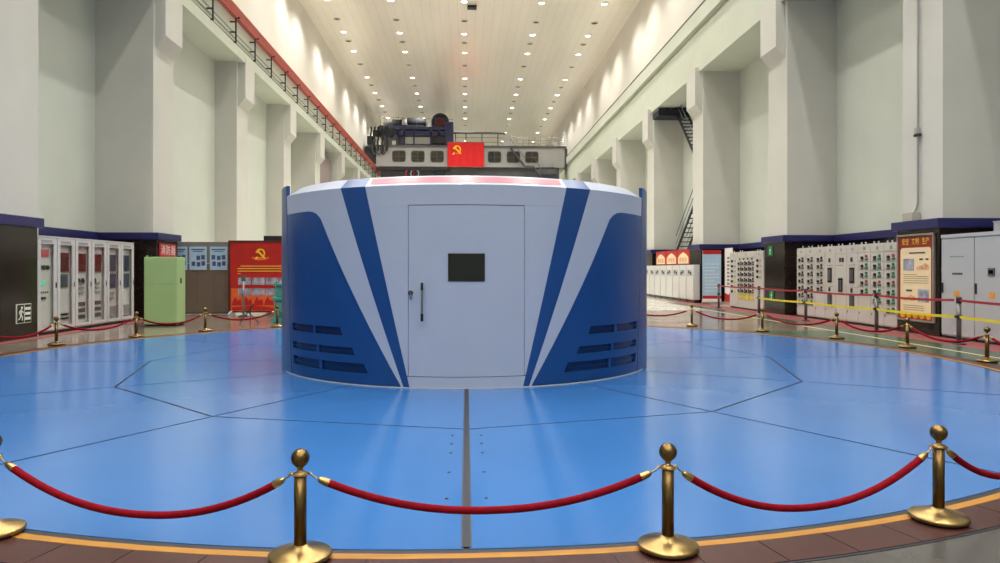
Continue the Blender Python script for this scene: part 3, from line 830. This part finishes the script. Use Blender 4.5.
# ------------------------------------------------------------------ left: glass-door cabinets
def wallthing(name, loc, rz, label, cat, group=None): return empty(name, loc, rz, label, cat, group)
LW = .775; LH = 2.27
GL = 'control cabinets with glass doors along the left wall'
labs = ['white control cabinet with open meter panel next to the dark left pillar', 'second glass-door control cabinet from the dark left pillar', 'third glass-door control cabinet from the dark left pillar',
        'fourth glass-door control cabinet from the dark left pillar', 'fifth glass-door control cabinet from the dark left pillar, blue-grey modules', 'last glass-door control cabinet, nearest the green cabinet']
for i in range(6):
    c = wallthing('control_cabinet', (XL+.02, 4.66+LW*i, 0), PI/2, labs[i], 'cabinet', GL)
    b = MB().box(.01, .03, 0.02, .8, .06, LH).box(LW-.03, LW-.01, .02, .8, .06, LH).box(.03, LW-.03, .77, .8, .06, LH).box(.03, LW-.03, .02, .77, LH-.03, LH).box(.03, LW-.03, .02, .77, .06, .09)
    b.build('body', 'cab_white', c)
    B(.02, LW-.02, .04, .78, 0, .06).build('plinth', 'knob_black', c)
    B(.0, LW, .0, .5, LH, LH+.03).build('top_cap', 'cab_white', c)
    dx0, dx1, dz0, dz1 = .13, .645, .16, LH-.16
    d = MB().box(.015, dx0, 0, .025, .09, LH-.02).box(dx1, LW-.015, 0, .025, .09, LH-.02).box(dx0, dx1, 0, .025, .09, dz0).box(dx0, dx1, 0, .025, dz1, LH-.02)
    door = d.build('door', 'cab_white', c)
    B(dx0, dx1, .010, .014, dz0, dz1).build('glass_pane', 'door_glass', door)
    B(LW-.07, LW-.05, -.02, 0, 1.08, 1.2).build('handle', 'knob_black' if i == 0 else 'steel', door)
    B(.15, .58, -.004, 0, LH-.13, LH-.07).build('name_plate', 'module_grey', door)
    pn = B(.03, LW-.03, .08, .12, .09, LH-.03).build('mounting_panel', 'inner_panel', c)
    def mod(x0, x1, z0, z1, m_, nm='module', dy=.03): B(x0, x1, .08-dy, .08, z0, z1).build(nm, m_, pn)
    if i == 0:
        mod(.16, .56, 1.80, 1.98, 'led_red', 'indicator_panel', .01)
        for k in range(3): MB().tube([(.22+.14*k, .05, 1.56), (.22+.14*k, .1, 1.56)], .055, 14).build('dial', 'knob_black', pn)
        mod(.18, .40, 1.14, 1.24, 'led_green', 'lit_label', .012)
        for k in range(5): MB().tube([(.2+.08*k, .07, .98), (.2+.08*k, .1, .98)], .022, 10).build('push_button', 'module_red', pn)
        mod(.24, .42, .82, .87, 'knob_black', 'switch')
    else:
        mm = 'module_red' if i < 4 else 'module_slate'
        mod(.15, .58, 1.46, 1.92, mm, 'rack_module')
        for k in range(3): B(.15, .58, .045, .05, 1.57+.11*k, 1.575+.11*k).build('rack_joint', 'knob_black', pn)
        if i == 1:
            mod(.17, .54, 1.08, 1.40, 'crane_dark', 'screen_bezel'); mod(.22, .49, 1.14, 1.34, 'module_slate', 'screen', .035)
            mod(.15, .58, .30, .34, 'knob_black', 'vent'); mod(.15, .58, .40, .44, 'knob_black', 'vent')
        elif i in (2, 3):
            for k in range(2 if i == 2 else 1):
                MB().tube([(.26+.2*k, .05, 1.22), (.26+.2*k, .1, 1.22)], .07, 14).build('dial', 'knob_black', pn)
            for k in range(3): mod(.22, .5, .90+.12*k, .95+.12*k, 'module_grey', 'terminal_strip')
            for k in range(3): mod(.15, .58, .26+.16*k, .36+.16*k, 'crane_dark', 'vent', .015)
        else:
            mod(.15, .58, 1.0, 1.40, 'module_slate', 'rack_module')
            for k in range(2 if i == 4 else 0): mod(.2, .5, .82-.14*k, .9-.14*k, 'module_grey', 'terminal_strip')
            mod(.15, .58, .2, .5, 'module_grey', 'blank_plate')

# granite pillar signs
def exit_sign(loc, rz, w, h, label, glow):
    r = empty('exit_sign', loc, rz, label, 'sign', 'green running-man exit signs on the dark pillars')
    B(-w/2, w/2, -.02, 0, 0, h).build('plate', 'sign_white' if not glow else 'sign_green', r)
    B(-w/2+.015, w/2-.015, -.024, -.018, .015, h-.015).build('field', 'granite' if not glow else 'sign_green', r)
    mk = 'sign_white' if not glow else 'sign_glow'
    fx = -w*.22 if not glow else 0
    s = h
    g = MB()
    g.prism(rrect(fx+.06*s, s*.80, .13*s, .13*s, .06*s), 'y', -.03, -.023)
    for poly in ([(-.05,.70),(.07,.72),(.03,.45),(-.08,.45)], [(.0,.70),(.17,.60),(.19,.52),(.15,.51),(.12,.57),(.0,.62)], [(-.04,.70),(-.16,.62),(-.17,.48),(-.13,.48),(-.11,.59),(-.02,.62)],
                 [(.03,.46),(.14,.32),(.10,.14),(.05,.15),(.08,.30),(-.02,.42)], [(-.08,.46),(-.10,.30),(-.22,.22),(-.20,.17),(-.05,.27),(.0,.44)]):
        g.prism([(fx+a*s, b*s) for a, b in poly], 'y', -.03, -.023)
    g.build('running_figure', mk, r)
    if not glow:
        g = MB()
        for k in range(3): g.box(w*.05, w*.42, -.03, -.023, s*(.16+.26*k), s*(.30+.26*k))
        g.box(-w*.01, w*.01, -.03, -.023, s*.06, s*.94); g.build('door_symbol', mk, r)
    return r
exit_sign((XL+.12, 3.98, .34), PI/2, .50, .42, 'running-man exit sign low on the dark left pillar', False)
exit_sign((XR-.12, 12.2, 1.98), -PI/2, .42, .36, 'green exit sign high on the dark pillar beside the switchgear', True)
exit_sign((XR-.12, 12.1, .42), -PI/2, .36, .36, 'green exit sign low on the dark pillar beside the switchgear', True)

# red fire notice on the second left pillar
r = empty('fire_notice', (XL+.13, 11.36, 1.5), PI/2, 'red notice with white characters on pillar above the green cabinet', 'notice')
B(-.64, .64, -.02, 0, 0, .85).build('board', 'poster_red', r)
for k, s_ in enumerate(('消', '防', '器')): text_part('character', s_, .34, 'text_white', r, (-.38+.38*k, -.024, .62))
for k, s_ in enumerate(('材', '箱')): text_part('character', s_, .34, 'text_white', r, (-.38+.38*k, -.024, .22))

# wall box and casing beside it
r = empty('switch_box', (-9.35, 9.75, .86), PI/2*0.55, 'small white electric box between the glass-door cabinets and green cabinet', 'electric box')
B(0, .34, 0, .2, 0, .62).build('case', 'cab_warm', r, bevel=.01)
B(.15, .19, -.02, 0, .22, .42).build('switch', 'knob_black', r)
B(.04, .30, .02, .18, -.86, 0).build('pedestal', 'cab_grey', r)

# green cabinet
r = empty('green_cabinet', (-8.62, 7.36, 0), 0, 'pale green metal cabinet standing alone on the left', 'cabinet')
B(0, .86, 0, .58, .04, 1.85).build('body', 'cab_green', r, bevel=.015)
B(.03, .83, .03, .55, 0, .05).build('plinth', 'knob_black', r)
B(.03, .83, -.006, 0, 1.12, 1.81).build('upper_panel', 'cab_green', r, bevel=.004)
B(.03, .83, -.006, 0, .09, 1.105).build('lower_panel', 'cab_green', r, bevel=.004)
B(.86, .866, .03, .55, .09, 1.81).build('door', 'cab_green', r, bevel=.004)
B(.866, .885, .22, .27, 1.14, 1.28).build('handle', 'knob_black', r)
for x in (.06, .80): MB().tube([(x, .06+.0, 1.85), (x, .06, 1.90)], .025, 8).build('lifting_eye', 'handle_green', r)

# partition with three blue posters
r = empty('partition', (-10.35, 12.62, 0), 0, 'grey-brown partition of upright boards behind the green cabinet', 'partition')
for k in range(4):
    x0 = .57*k
    B(x0+.006, x0+.564, 0, .05, .04, 1.72).build('board', 'partition_brown', r)
    B(x0+.006, x0+.564, 0, .05, 1.73, 2.46).build('board', 'partition_grey', r)
B(0, 2.28, .01, .06, 0, .04).build('foot_rail', 'knob_black', r)
for k, (xx, lb) in enumerate(((-10.13+.02, 'pale blue notice on the partition, nearest the green cabinet'), (-9.46, 'pale blue notice in the middle of the partition'), (-8.77, 'pale blue notice on the partition, nearest the red board'))):
    q = empty('blue_notice', (xx, 12.60, 1.5), 0, lb, 'poster', 'pale blue notices on the partition')
    B(0, .58, -.005, .015, 0, .80).build('sheet', 'poster_blue', q)
    g = MB().box(.06, .52, -.008, -.005, .68, .72).box(.12, .46, -.008, -.005, .62, .645); g.build('heading', 'poster_ink', q)
    for a, b_ in ((.06, .36), (.24, .34), (.40, .36), (.08, .14), (.25, .12), (.41, .15))[k % 2:]:
        B(a, a+.12, -.008, -.005, b_, b_+.15).build('picture', 'poster_ink', q)

# red display board
r = empty('red_board', (-7.98, 12.30, 0), 0, 'large red display board with yellow emblem, text and photos', 'display board')
BW = 2.2
B(0, BW, 0, .06, .10, 2.44).build('panel', 'poster_red', r)
f = MB().box(-.07, 0, -.02, .09, .06, 2.50).box(BW, BW+.07, -.02, .09, .06, 2.50).box(0, BW, -.02, .09, 2.44, 2.50).box(0, BW, -.02, .09, .06, .10); f.build('frame', 'poster_frame', r)
B(.02, BW-.02, -.006, 0, .12, .88).build('orange_print', 'poster_orange', r)
for k in range(6):
    x0 = .04+.36*k
    MB().prism([(x0, .30), (x0+.34, .30), (x0+.30, .52), (x0+.2, .46), (x0+.12, .60), (x0+.04, .44)], 'y', -.009, -.004).build('skyline_print', 'poster_red', r)
MB().prism([(.05, .14), (BW-.05, .14), (BW-.05, .34), (1.5, .22), (.8, .30), (.05, .24)], 'y', -.011, -.006).build('ribbon_print', 'poster_red', r)
ms, mh = MB(), MB(); hammer_sickle(ms, mh, 1.0, 2.06, .36, -.014, -.006); ms.build('sickle', 'gold', r); mh.build('hammer', 'gold', r)
MB().prism([(1.0+.30*math.cos(R_(180+180*k/12)), 1.94+.12*math.sin(R_(180+180*k/12))) for k in range(13)], 'y', -.009, -.003).build('emblem_glow', 'poster_orange', r)
g = MB()
for k, (a, b_) in enumerate(((.34, 2.1), (.24, 2.1), (.24, 2.1), (.24, .34))): g.box(a, b_, -.009, -.004, 1.62-.085*k, 1.645-.085*k)
g.build('text_lines', 'text_yellow', r)
for k in range(4):
    B(.26+.46*k, .26+.46*k+.42, -.012, -.005, 1.0, 1.24).build('photo', 'print_photo', r)
    B(.26+.46*k, .26+.46*k+.42, -.012, -.005, .64, .88).build('photo', 'print_photo', r)
for x in (.02, BW-.3):
    MB().prism([(-.35, 0), (.25, 0), (.25, .03), (0.05, .12), (-.05, .12), (-.35, .03)], 'x', x, x+.06).build('foot', 'cab_grey', r)
# black board behind it
r = empty('black_screen', (-7.7, 15.2, 0), 0, 'black panel just showing above the red board', 'screen')
B(0, 2.2, 0, .08, .9, 2.80).build('panel', 'knob_black', r)
for x in (.3, 1.8): B(x, x+.08, .0, .1, 0, .9).build('leg', 'knob_black', r); 
for x in (.3, 1.8): B(x, x+.08, -.3, .4, 0, .04).build('foot', 'knob_black', r)
# slim grey post stand in front of the red board
r = empty('post_stand', (-7.2, 11.2, 0), 0, 'slim grey post stand in front of the red board', 'stand')
MB().lathe([(0, 0), (.16, 0), (.16, .02), (.04, .05), (0, .05)], 20).build('base', 'dark_steel', r)
MB().lathe([(0, .03), (.035, .03), (.035, 1.18), (0, 1.18)], 14).build('post', 'steel', r)
B(-.06, .06, -.04, .04, 1.14, 1.32).build('head', 'crane_dark', r, bevel=.01)
# teal machine
r = empty('teal_pump', (-5.28, 8.9, 0), 0, 'teal painted pump unit half hidden behind the left of the housing', 'machine')
B(-.34, .6, -.3, .3, .0, .12).build('skid', 'teal_paint', r)
B(-.26, .5, -.24, .24, .12, .62).build('pump_body', 'teal_paint', r, bevel=.04)
B(-.32, .56, -.28, .28, .62, .72).build('flange', 'teal_paint', r, bevel=.01)
B(-.24, .5, -.22, .22, .72, 1.04).build('valve_chest', 'teal_paint', r, bevel=.03)
B(-.28, .54, -.26, .26, 1.04, 1.12).build('lid', 'teal_paint', r, bevel=.01)
for x in (-.2, .0, .2, .4): MB().lathe([(0, 0), (.025, 0), (.025, .04), (0, .045)], 6, (x, -.2, 1.12)).build('lid_bolt', 'dark_steel', r)
MB().tube([(0.0, -.24, .4), (0.0, -.34, .4)], .1, 14).build('inlet', 'teal_paint', r)
# folding easel
r = empty('folding_easel', (-6.15, 8.3, 0), 0, 'small dark crossed-leg easel on the floor before the red board', 'easel')
MB().tube([(-.25, 0, 0), (.16, 0, .55)], .016, 6).build('leg', 'dark_steel', r)
MB().tube([(.25, .1, 0), (-.1, .02, .4)], .016, 6).build('leg', 'dark_steel', r)
MB().tube([(-.05, .3, 0), (.05, .0, .5)], .016, 6).build('leg', 'dark_steel', r)

# ------------------------------------------------------------------ right: long switchgear row
GH = 2.2
def drawer(parent, x0, x1, z0, z1, knob):
    d = B(x0+.012, x1-.012, -.012, 0.0, z0+.012, z1-.012).build('drawer', 'cab_warm', parent)
    w = x1-x0; cx = (x0+x1)/2+.02; cz = (z0+z1)/2
    MB().tube([(cx-.10, -.055, cz), (cx-.10, -.01, cz)], .042, 10).build('rotary_switch', 'knob_black', d)
    B(cx-.19, cx-.06, -.035, -.012, cz-.075, cz-.052).build('handle', 'knob_black', d)
    B(cx+.04, cx+.13, -.03, -.012, cz+.0, cz+.075).build('meter', knob, d)
    B(cx+.02, cx+.15, -.03, -.012, cz-.07, cz-.02).build('label_plate', 'knob_green' if knob != 'knob_black' else 'knob_black', d)
    return d
ordn = ['first', 'second', 'third', 'fourth', 'fifth', 'sixth', 'seventh', 'eighth', 'ninth']
def switch_unit(name, loc, w, label, group, kind, badge):
    c = empty(name, loc, -PI/2, label, 'cabinet', group)
    B(0.004, w-.004, 0, .75, .05, GH).build('body', 'cab_warm', c, bevel=.006)
    B(0.01, w-.01, .03, .7, 0, .05).build('plinth', 'knob_black', c)
    B(.012, w-.012, -.010, 0, GH-.22, GH-.02).build('header', 'cab_warm', c)
    B(w/2-.05, w/2+.05, -.014, -.009, GH-.16, GH-.08).build('number_plate', badge, c)
    for x in (.1, w-.1): MB().lathe([(0, 0), (.012, 0), (.012, .025), (.022, .035), (.018, .06), (0, .065)], 8, (x, .15, GH)).build('lifting_eye', 'cab_grey', c)
    return c
UW = 5.36/9; y0 = 10.5; GX = 10.75
for i in range(9):
    side = ' from its left end' if i < 5 else ' from its left end'
    kindl = 'with small black switches' if i < 3 else ('with tall dark windows' if i < 6 else 'with red and green switches')
    c = switch_unit('switchgear_cabinet', (GX, y0-UW*i, 0), UW, ordn[i]+' cabinet'+side+' of the long switchgear row, '+kindl, 'long switchgear row right of the exit-sign pillar', 'module_grey' if i < 6 else 'handle_green', 'module_grey' if i < 6 else 'handle_green')
    if i < 3 or i > 5:
        nrow = [7, 7, 5, 0, 0, 0, 5, 6, 7][i]
        for k in range(nrow):
            z1 = GH-.26-.225*k
            kn = 'knob_black' if i < 3 else ('knob_red' if (i == 6 and k in (0, 3)) or (i == 7 and k == 3) or (i == 8 and k in (0, 3)) else 'knob_green')
            drawer(c, 0, UW, z1-.22, z1, kn)
        zb = GH-.26-.225*nrow
        if zb > .35: B(.015, UW-.015, -.010, 0, .08, zb).build('lower_door', 'cab_warm', c, bevel=.003)
    else:
        B(.015, UW-.015, -.010, 0, 1.02, GH-.26).build('upper_door', 'cab_warm', c, bevel=.003)
        B(.015, UW-.015, -.010, 0, .08, 1.0).build('lower_door', 'cab_warm', c, bevel=.003)
        wins = ((1.12, 1.58), (.42, .82)) if i != 4 else ((.86, 1.28),)
        for a, b_ in wins:
            q = B(.16, .42, -.02, -.008, a, b_).build('window_frame', 'frame_silver', c)
            B(.175, .405, -.024, -.015, a+.02, b_-.02).build('dark_pane', 'black_glass', q)
            for kk in range(2): B(.20+.09*kk, .26+.09*kk, -.028, -.02, a+.06, b_-.06).build('breaker', 'crane_dark', q)
        for a in ((GH-.42,) if i == 4 else (GH-.42, 1.0-.08)):
            for kk in range(2 if i == 4 else 1):
                B(.22+.14*kk, .32+.14*kk, -.02, -.008, a-.05, a+.07).build('meter', 'knob_black', c)
        for kk in range(3): MB().tube([(.17+.12*kk, -.02, GH-.56), (.17+.12*kk, -.008, GH-.56)], .016, 8).build('push_button', 'knob_green', c)
    B(.04, .07, -.015, -.008, .3, .36).build('lock', 'crane_dark', c)

# shorter switchgear beyond the exit-sign pillar
y0 = 16.0
W2 = [.82, 1.66, .74]
yy = y0
for i, w in enumerate(W2):
    lb = ['narrow left cabinet of the short switchgear beside the white banner', 'wide middle cabinet of the short switchgear with switch grid and yellow labels', 'right cabinet of the short switchgear against the exit-sign pillar'][i]
    c = switch_unit('switchgear_cabinet', (10.62, yy, 0), w, lb, 'short switchgear left of the exit-sign pillar', 'x', 'module_grey')
    if i == 1:
        for cc in range(4):
            for k in range(6):
                x0 = .06+.385*cc; z1 = GH-.34-.21*k
                drawer(c, x0, x0+.38, z1-.205, z1, 'knob_black')
            for k in range(2): B(.1+.385*cc, .40+.385*cc, -.014, 0, .36+.14*k, .47+.14*k).build('yellow_label', 'yellow_label', c)
            MB().tube([(.25+.385*cc, -.03, GH-.28), (.25+.385*cc, 0, GH-.28)], .035, 10).build('dial', 'knob_black', c)
    else:
        for k in range(7):
            z = GH-.35-.2*k
            if i == 2 and k > 3: continue
            MB().tube([(w*.35, -.05, z), (w*.35, 0, z)], .05, 10).build('rotary_switch', 'knob_black', c)
            B(w*.55, w*.75, -.02, 0, z-.03, z+.03).build('label_plate', 'yellow_label' if (i == 0 and k in (4, 6)) else 'module_grey', c)
        B(.04, w-.04, -.008, 0, .08, .6).build('lower_door', 'cab_warm', c, bevel=.003)
    yy -= w

# grey cabinets at the right edge
for i in range(3):
    lb = ['pale grey tall cabinet beside the cream poster pillar', 'pale grey tall cabinet with a dark meter at the right picture edge', 'pale grey tall cabinet out of frame at the right'][i]
    c = empty('relay_cabinet', (10.6, 3.36-1.02*i, 0), -PI/2, lb, 'cabinet', 'pale grey tall cabinets at the right edge')
    B(.004, 1.016, .02, .8, .05, 2.2).build('body', 'cab_relay', c)
    B(.0, 1.02, -.01, .8, 2.2, 2.28).build('top_cap', 'cab_relay', c, bevel=.006)
    B(.02, 1.0, .05, .7, 0, .05).build('plinth', 'knob_black', c)
    d = B(.012, 1.008, 0, .02, .08, 2.18).build('door', 'cab_relay', c, bevel=.004)
    B(.05, .075, -.03, 0, 1.0, 1.22).build('handle', 'dark_steel', d)
    if i == 0:
        g = MB()
        for k in range(5): g.box(.30+.09*k, .35+.09*k, -.004, 0, 1.78, 1.80)
        g.build('label_print', 'text_teal', d)
        g = MB()
        for k in range(5): g.box(.36+.065*k, .41+.065*k, -.004, 0, 1.40, 1.44)
        g.build('label_print', 'text_dark', d)
    else:
        q = B(.40, .58, -.02, 0, 1.38, 1.54).build('meter', 'crane_dark', d); B(.43, .55, -.024, -.018, 1.42, 1.50).build('meter_screen', 'black_glass', q)
    B(.42, .58, -.006, 0, .93, 1.04).build('orange_label', 'orange_label', d)
    g = MB()
    for k in range(5): g.box(.2, .8, -.004, 0.0, .30+.03*k, .31+.03*k)
    g.build('vent_slots', 'cab_grey', d)
c = empty('metal_box', (10.75, 2.0, 2.28), -PI/2, 'grey metal box on top of the right edge cabinets', 'box')
B(0, .9, 0, .4, 0, .20).build('case', 'crane_grey', c, bevel=.01)
B(-.01, .91, -.01, .41, .20, .215).build('lid', 'cab_grey', c)

# cream poster on the near right pillar
r = empty('framed_poster', (XR-.13, 4.90, .33), -PI/2, 'tall cream framed poster with brown-red heading on the dark right pillar', 'poster')
PW, PH = 1.28, 1.98
B(0.0, PW, -.02, 0, 0, PH).build('backing', 'poster_brown', r)
f = MB().box(-.04, 0, -.05, 0, -.04, PH+.04).box(PW, PW+.04, -.05, 0, -.04, PH+.04).box(0, PW, -.05, 0, PH, PH+.04).box(0, PW, -.05, 0, -.04, 0); f.build('frame', 'frame_silver', r)
MB().prism(rrect(PW/2, .91, PW-.16, 1.58, .08), 'y', -.026, -.018).build('sheet', 'poster_cream', r)
for k, s_ in enumerate(('安全', '文明', '生产')): text_part('heading', s_, .17, 'text_yellow', r, (.27+.37*k, -.024, PH-.145), sx=.8)
g = MB().box(.42, 1.0, -.030, -.024, 1.56, 1.59); g.build('subheading', 'text_dark', r)
B(.20, .60, -.030, -.024, 1.16, 1.44).build('photo', 'print_photo', r)
B(.74, 1.14, -.030, -.024, .42, .72).build('photo', 'print_photo', r)
MB().prism([(.70, 1.18), (1.12, 1.18), (1.14, 1.27), (1.0, 1.33), (.88, 1.27), (.70, 1.25)], 'y', -.030, -.024).build('picture', 'print_flower', r)
MB().prism([(.18, .44), (.62, .44), (.66, .53), (.5, .58), (.35, .52), (.18, .50)], 'y', -.030, -.024).build('picture', 'print_flower', r)
g = MB().box(.80, .92, -.030, -.024, 1.40, 1.44).box(1.02, 1.12, -.030, -.024, 1.40, 1.44).box(.3, .52, -.030, -.024, .66, .70)
g.build('caption', 'text_dark', r)
g = MB()
for k in range(5): g.box(.20, 1.12 if k < 4 else .7, -.029, -.024, .86+.05*k, .872+.05*k)
for k in range(3): g.box(.20, .95, -.029, -.024, .22+.05*k, .232+.05*k)
g.build('text_lines', 'text_grey', r)
for k in range(5):
    cx = .16+.24*k
    MB().prism([(cx+.11*math.cos(2*PI*j/10)*(1 if j % 2 else .7), .085+.075*math.sin(2*PI*j/10)*(1 if j % 2 else .7)) for j in range(10)], 'y', -.031, -.019).build('flower_print', 'orange_label', r)
r = empty('pillar_alarm', (XR-.04, 3.46, 1.42), 0, 'small red and silver alarm button on the dark pillar edge', 'alarm')
B(-.05, .05, -.035, 0, 0, .14).build('case', 'steel', r, bevel=.005)
MB().tube([(0, -.05, .07), (0, -.03, .07)], .028, 12).build('button', 'knob_red', r)

# conduit and junction box on the right pillar
cpipe = empty('conduit_pipe', (XR-.05, 4.32, CAPZ1), 0, 'grey conduit pipe rising up the near right pillar from a box', 'conduit')
MB().tube([(0, .12, .22), (0, .05, .30), (0, 0, .42), (0, 0, 7.6)], .026, 8).build('pipe', 'conduit', cpipe)
B(-.17, .03, -.06, .34, 0, .2).build('junction_box', 'box_concrete', cpipe, bevel=.01)
for z in (2.0, 5.4): B(-.05, .03, -.09, .09, z, z+.06).build('clamp', 'dark_steel', cpipe)
B(-.06, .03, -.05, .05, 2.06, 2.2).build('coupling', 'conduit', cpipe)

# ------------------------------------------------------------------ right: far white cabinets, boards, banners
for i in range(10):
    c = empty('slim_cabinet', (10.3, 30.5-1.1*(i), 0), -PI/2, ORD[9-i]+' white slim cabinet from the banners in the far right row', 'cabinet', 'white slim cabinets in the far right bay')
    B(.06, 1.04, 0, .3, .14, 1.74).build('body', 'cab_bright', c, bevel=.012)
    B(.08, 1.02, .05, .28, 0, .14).build('plinth', 'granite', c)
    B(.06, 1.04, -.006, 0, .2, 1.16).build('lower_door', 'cab_bright', c, bevel=.003)
    q = B(.2, .9, -.012, 0, 1.22, 1.52).build('meter_panel', 'cab_grey', c)
    for k in range(2): B(.28+.26*k+.06*(i % 2), .46+.26*k+.06*(i % 2), -.02, -.01, 1.28+.06*((i+k) % 2), 1.42+.06*((i+k) % 2)).build('meter', 'knob_black', q)
for i in range(3):
    y = 27.3-2.0*i
    c = empty('red_notice', (10.72, y, 1.78), -PI/2, ['leftmost of three red and white notices above the far white cabinets', 'middle one of three red and white notices above the far white cabinets', 'rightmost of three red and white notices above the far white cabinets'][i], 'notice', 'red and white notices above the far white cabinets')
    B(0, 1.94, -.02, 0.03, 0, .74).build('board', 'poster_red', c)
    for x in (.2, 1.7): B(x, x+.05, .03, .07, -1.78, .7).build('leg', 'dark_steel', c)
    MB().prism([(.15, .04), (1.79, .04), (1.79, .34), (1.4, .50), (.97, .60), (.5, .50), (.15, .34)], 'y', -.028, -.018).build('sheet', 'poster_cream', c)
    g = MB()
    for k in range(3): g.box(.4+.42*k, .7+.42*k, -.034, -.026, .12, .34)
    g.build('picture', 'print_flower', c)
c = empty('banner_stand', (10.48, 18.85, 0), R_(-4), 'pale blue roll-up banner with red top before the far pillar', 'banner')
B(0, .82, 0, .03, .22, 2.38).build('sheet', 'poster_blue', c)
B(0, .82, -.006, 0, 2.2, 2.38).build('heading_band', 'poster_red', c)
B(0, .82, -.006, 0, .22, .36).build('foot_band', 'poster_red', c)
g = MB()
for k in range(9): g.box(.10, .72 if k % 3 else .56, -.005, .0, .55+.15*k, .575+.15*k)
g.build('text_lines', 'poster_white', c)
B(-.02, .84, -.12, .12, 0, .10).build('base', 'frame_silver', c, bevel=.02)
MB().tube([(.41, .06, .1), (.41, .06, 2.3)], .015, 6).build('pole', 'steel', c)
B(.0, .82, -.02, .05, .10, .22).build('roller_flap', 'poster_white', c)
c = empty('banner_stand', (11.40, 18.62, 0), R_(-88), 'white roll-up banner with red foot beside the pale blue banner', 'banner')
B(0, .80, 0, .03, .22, 2.46).build('sheet', 'poster_white', c)
MB().prism([(0, .22), (.8, .22), (.8, .62), (.4, .42), (0, .5)], 'y', -.006, 0).build('foot_print', 'poster_red', c)
g = MB()
for k in range(8): g.box(.26, .50, -.005, 0, .85+.16*k, .95+.16*k)
g.build('characters_print', 'text_grey', c)
B(-.02, .82, -.12, .12, 0, .10).build('base', 'frame_silver', c, bevel=.02)
B(.0, .80, -.02, .05, .10, .22).build('roller_flap', 'poster_red', c)

# ------------------------------------------------------------------ belt barrier on the right
PX = 9.95; PY = [15.4, 11.6, 8.3, 4.75, 1.9, -1.3]
plab = ['grey barrier post beside the white banner', 'grey barrier post before the dark exit-sign pillar', 'grey barrier post before the left part of the long switchgear row', 'grey barrier post before the right part of the long switchgear row', 'grey barrier post before the pale grey tall cabinets', 'grey barrier post out of frame at the right']
p0 = empty('barrier_post', (0,0,0), 0, 'x', 'post', 'grey barrier posts along the right cabinets')
MB().lathe([(0, 0), (.13, 0), (.13, .015), (.05, .03), (0, .03)], 20).build('base', 'dark_steel', p0)
MB().lathe([(0, .02), (.045, .02), (.045, .92), (0, .92)], 14).build('tube', 'post_grey', p0)
MB().lathe([(0, .83), (.052, .83), (.052, .945), (.03, .955), (0, .955)], 14).build('head', 'dark_steel', p0)
B(-.055, .055, -.055, .055, .53, .58).build('belt_clip', 'knob_black', p0)
for i, y in enumerate(PY):
    o = p0 if i == 0 else copy_tree(p0)
    o.location = (PX, y, 0); o['label'] = plab[i]
def belt(ya, yb, z, m, sag, h, name, label, group):
    r = empty(name, (PX-.06, (ya+yb)/2, 0), 0, label, 'belt', group)
    g = MB(); n = 14; L = ya-yb
    vs = []; fs = []
    for k in range(n+1):
        t = -1+2*k/n; zz = z-sag*(1-t*t)
        for dx in (-.0015, .0015):
            vs += [(dx, t*L/2, zz-h/2), (dx, t*L/2, zz+h/2)]
    for k in range(n):
        a = 4*k; b_ = a+4
        fs += [(a, a+1, b_+1, b_), (a+2, b_+2, b_+3, a+3), (a+1, a+3, b_+3, b_+1), (a, b_, b_+2, a+2)]
    g.add(vs, fs); g.build('webbing', m, r)
    B(-.015, .03, L/2-.05, L/2-.0, z-.04, z+.04).build('end_clip', 'knob_black', r)
wh = ['at the short switchgear', 'at the exit-sign pillar', 'at the long switchgear row', 'at the cream poster', 'at the pale grey cabinets']
for i in range(5):
    belt(PY[i]-.05, PY[i+1]+.05, .89, 'belt_red', .03, .05, 'red_belt', 'red barrier belt '+wh[i], 'red belts of the right barrier')
    if i > 0: belt(PY[i]-.05, PY[i+1]+.05, .555, 'belt_yellow', .02, .055, 'yellow_belt', 'yellow barrier belt '+wh[i], 'yellow belts of the right barrier')
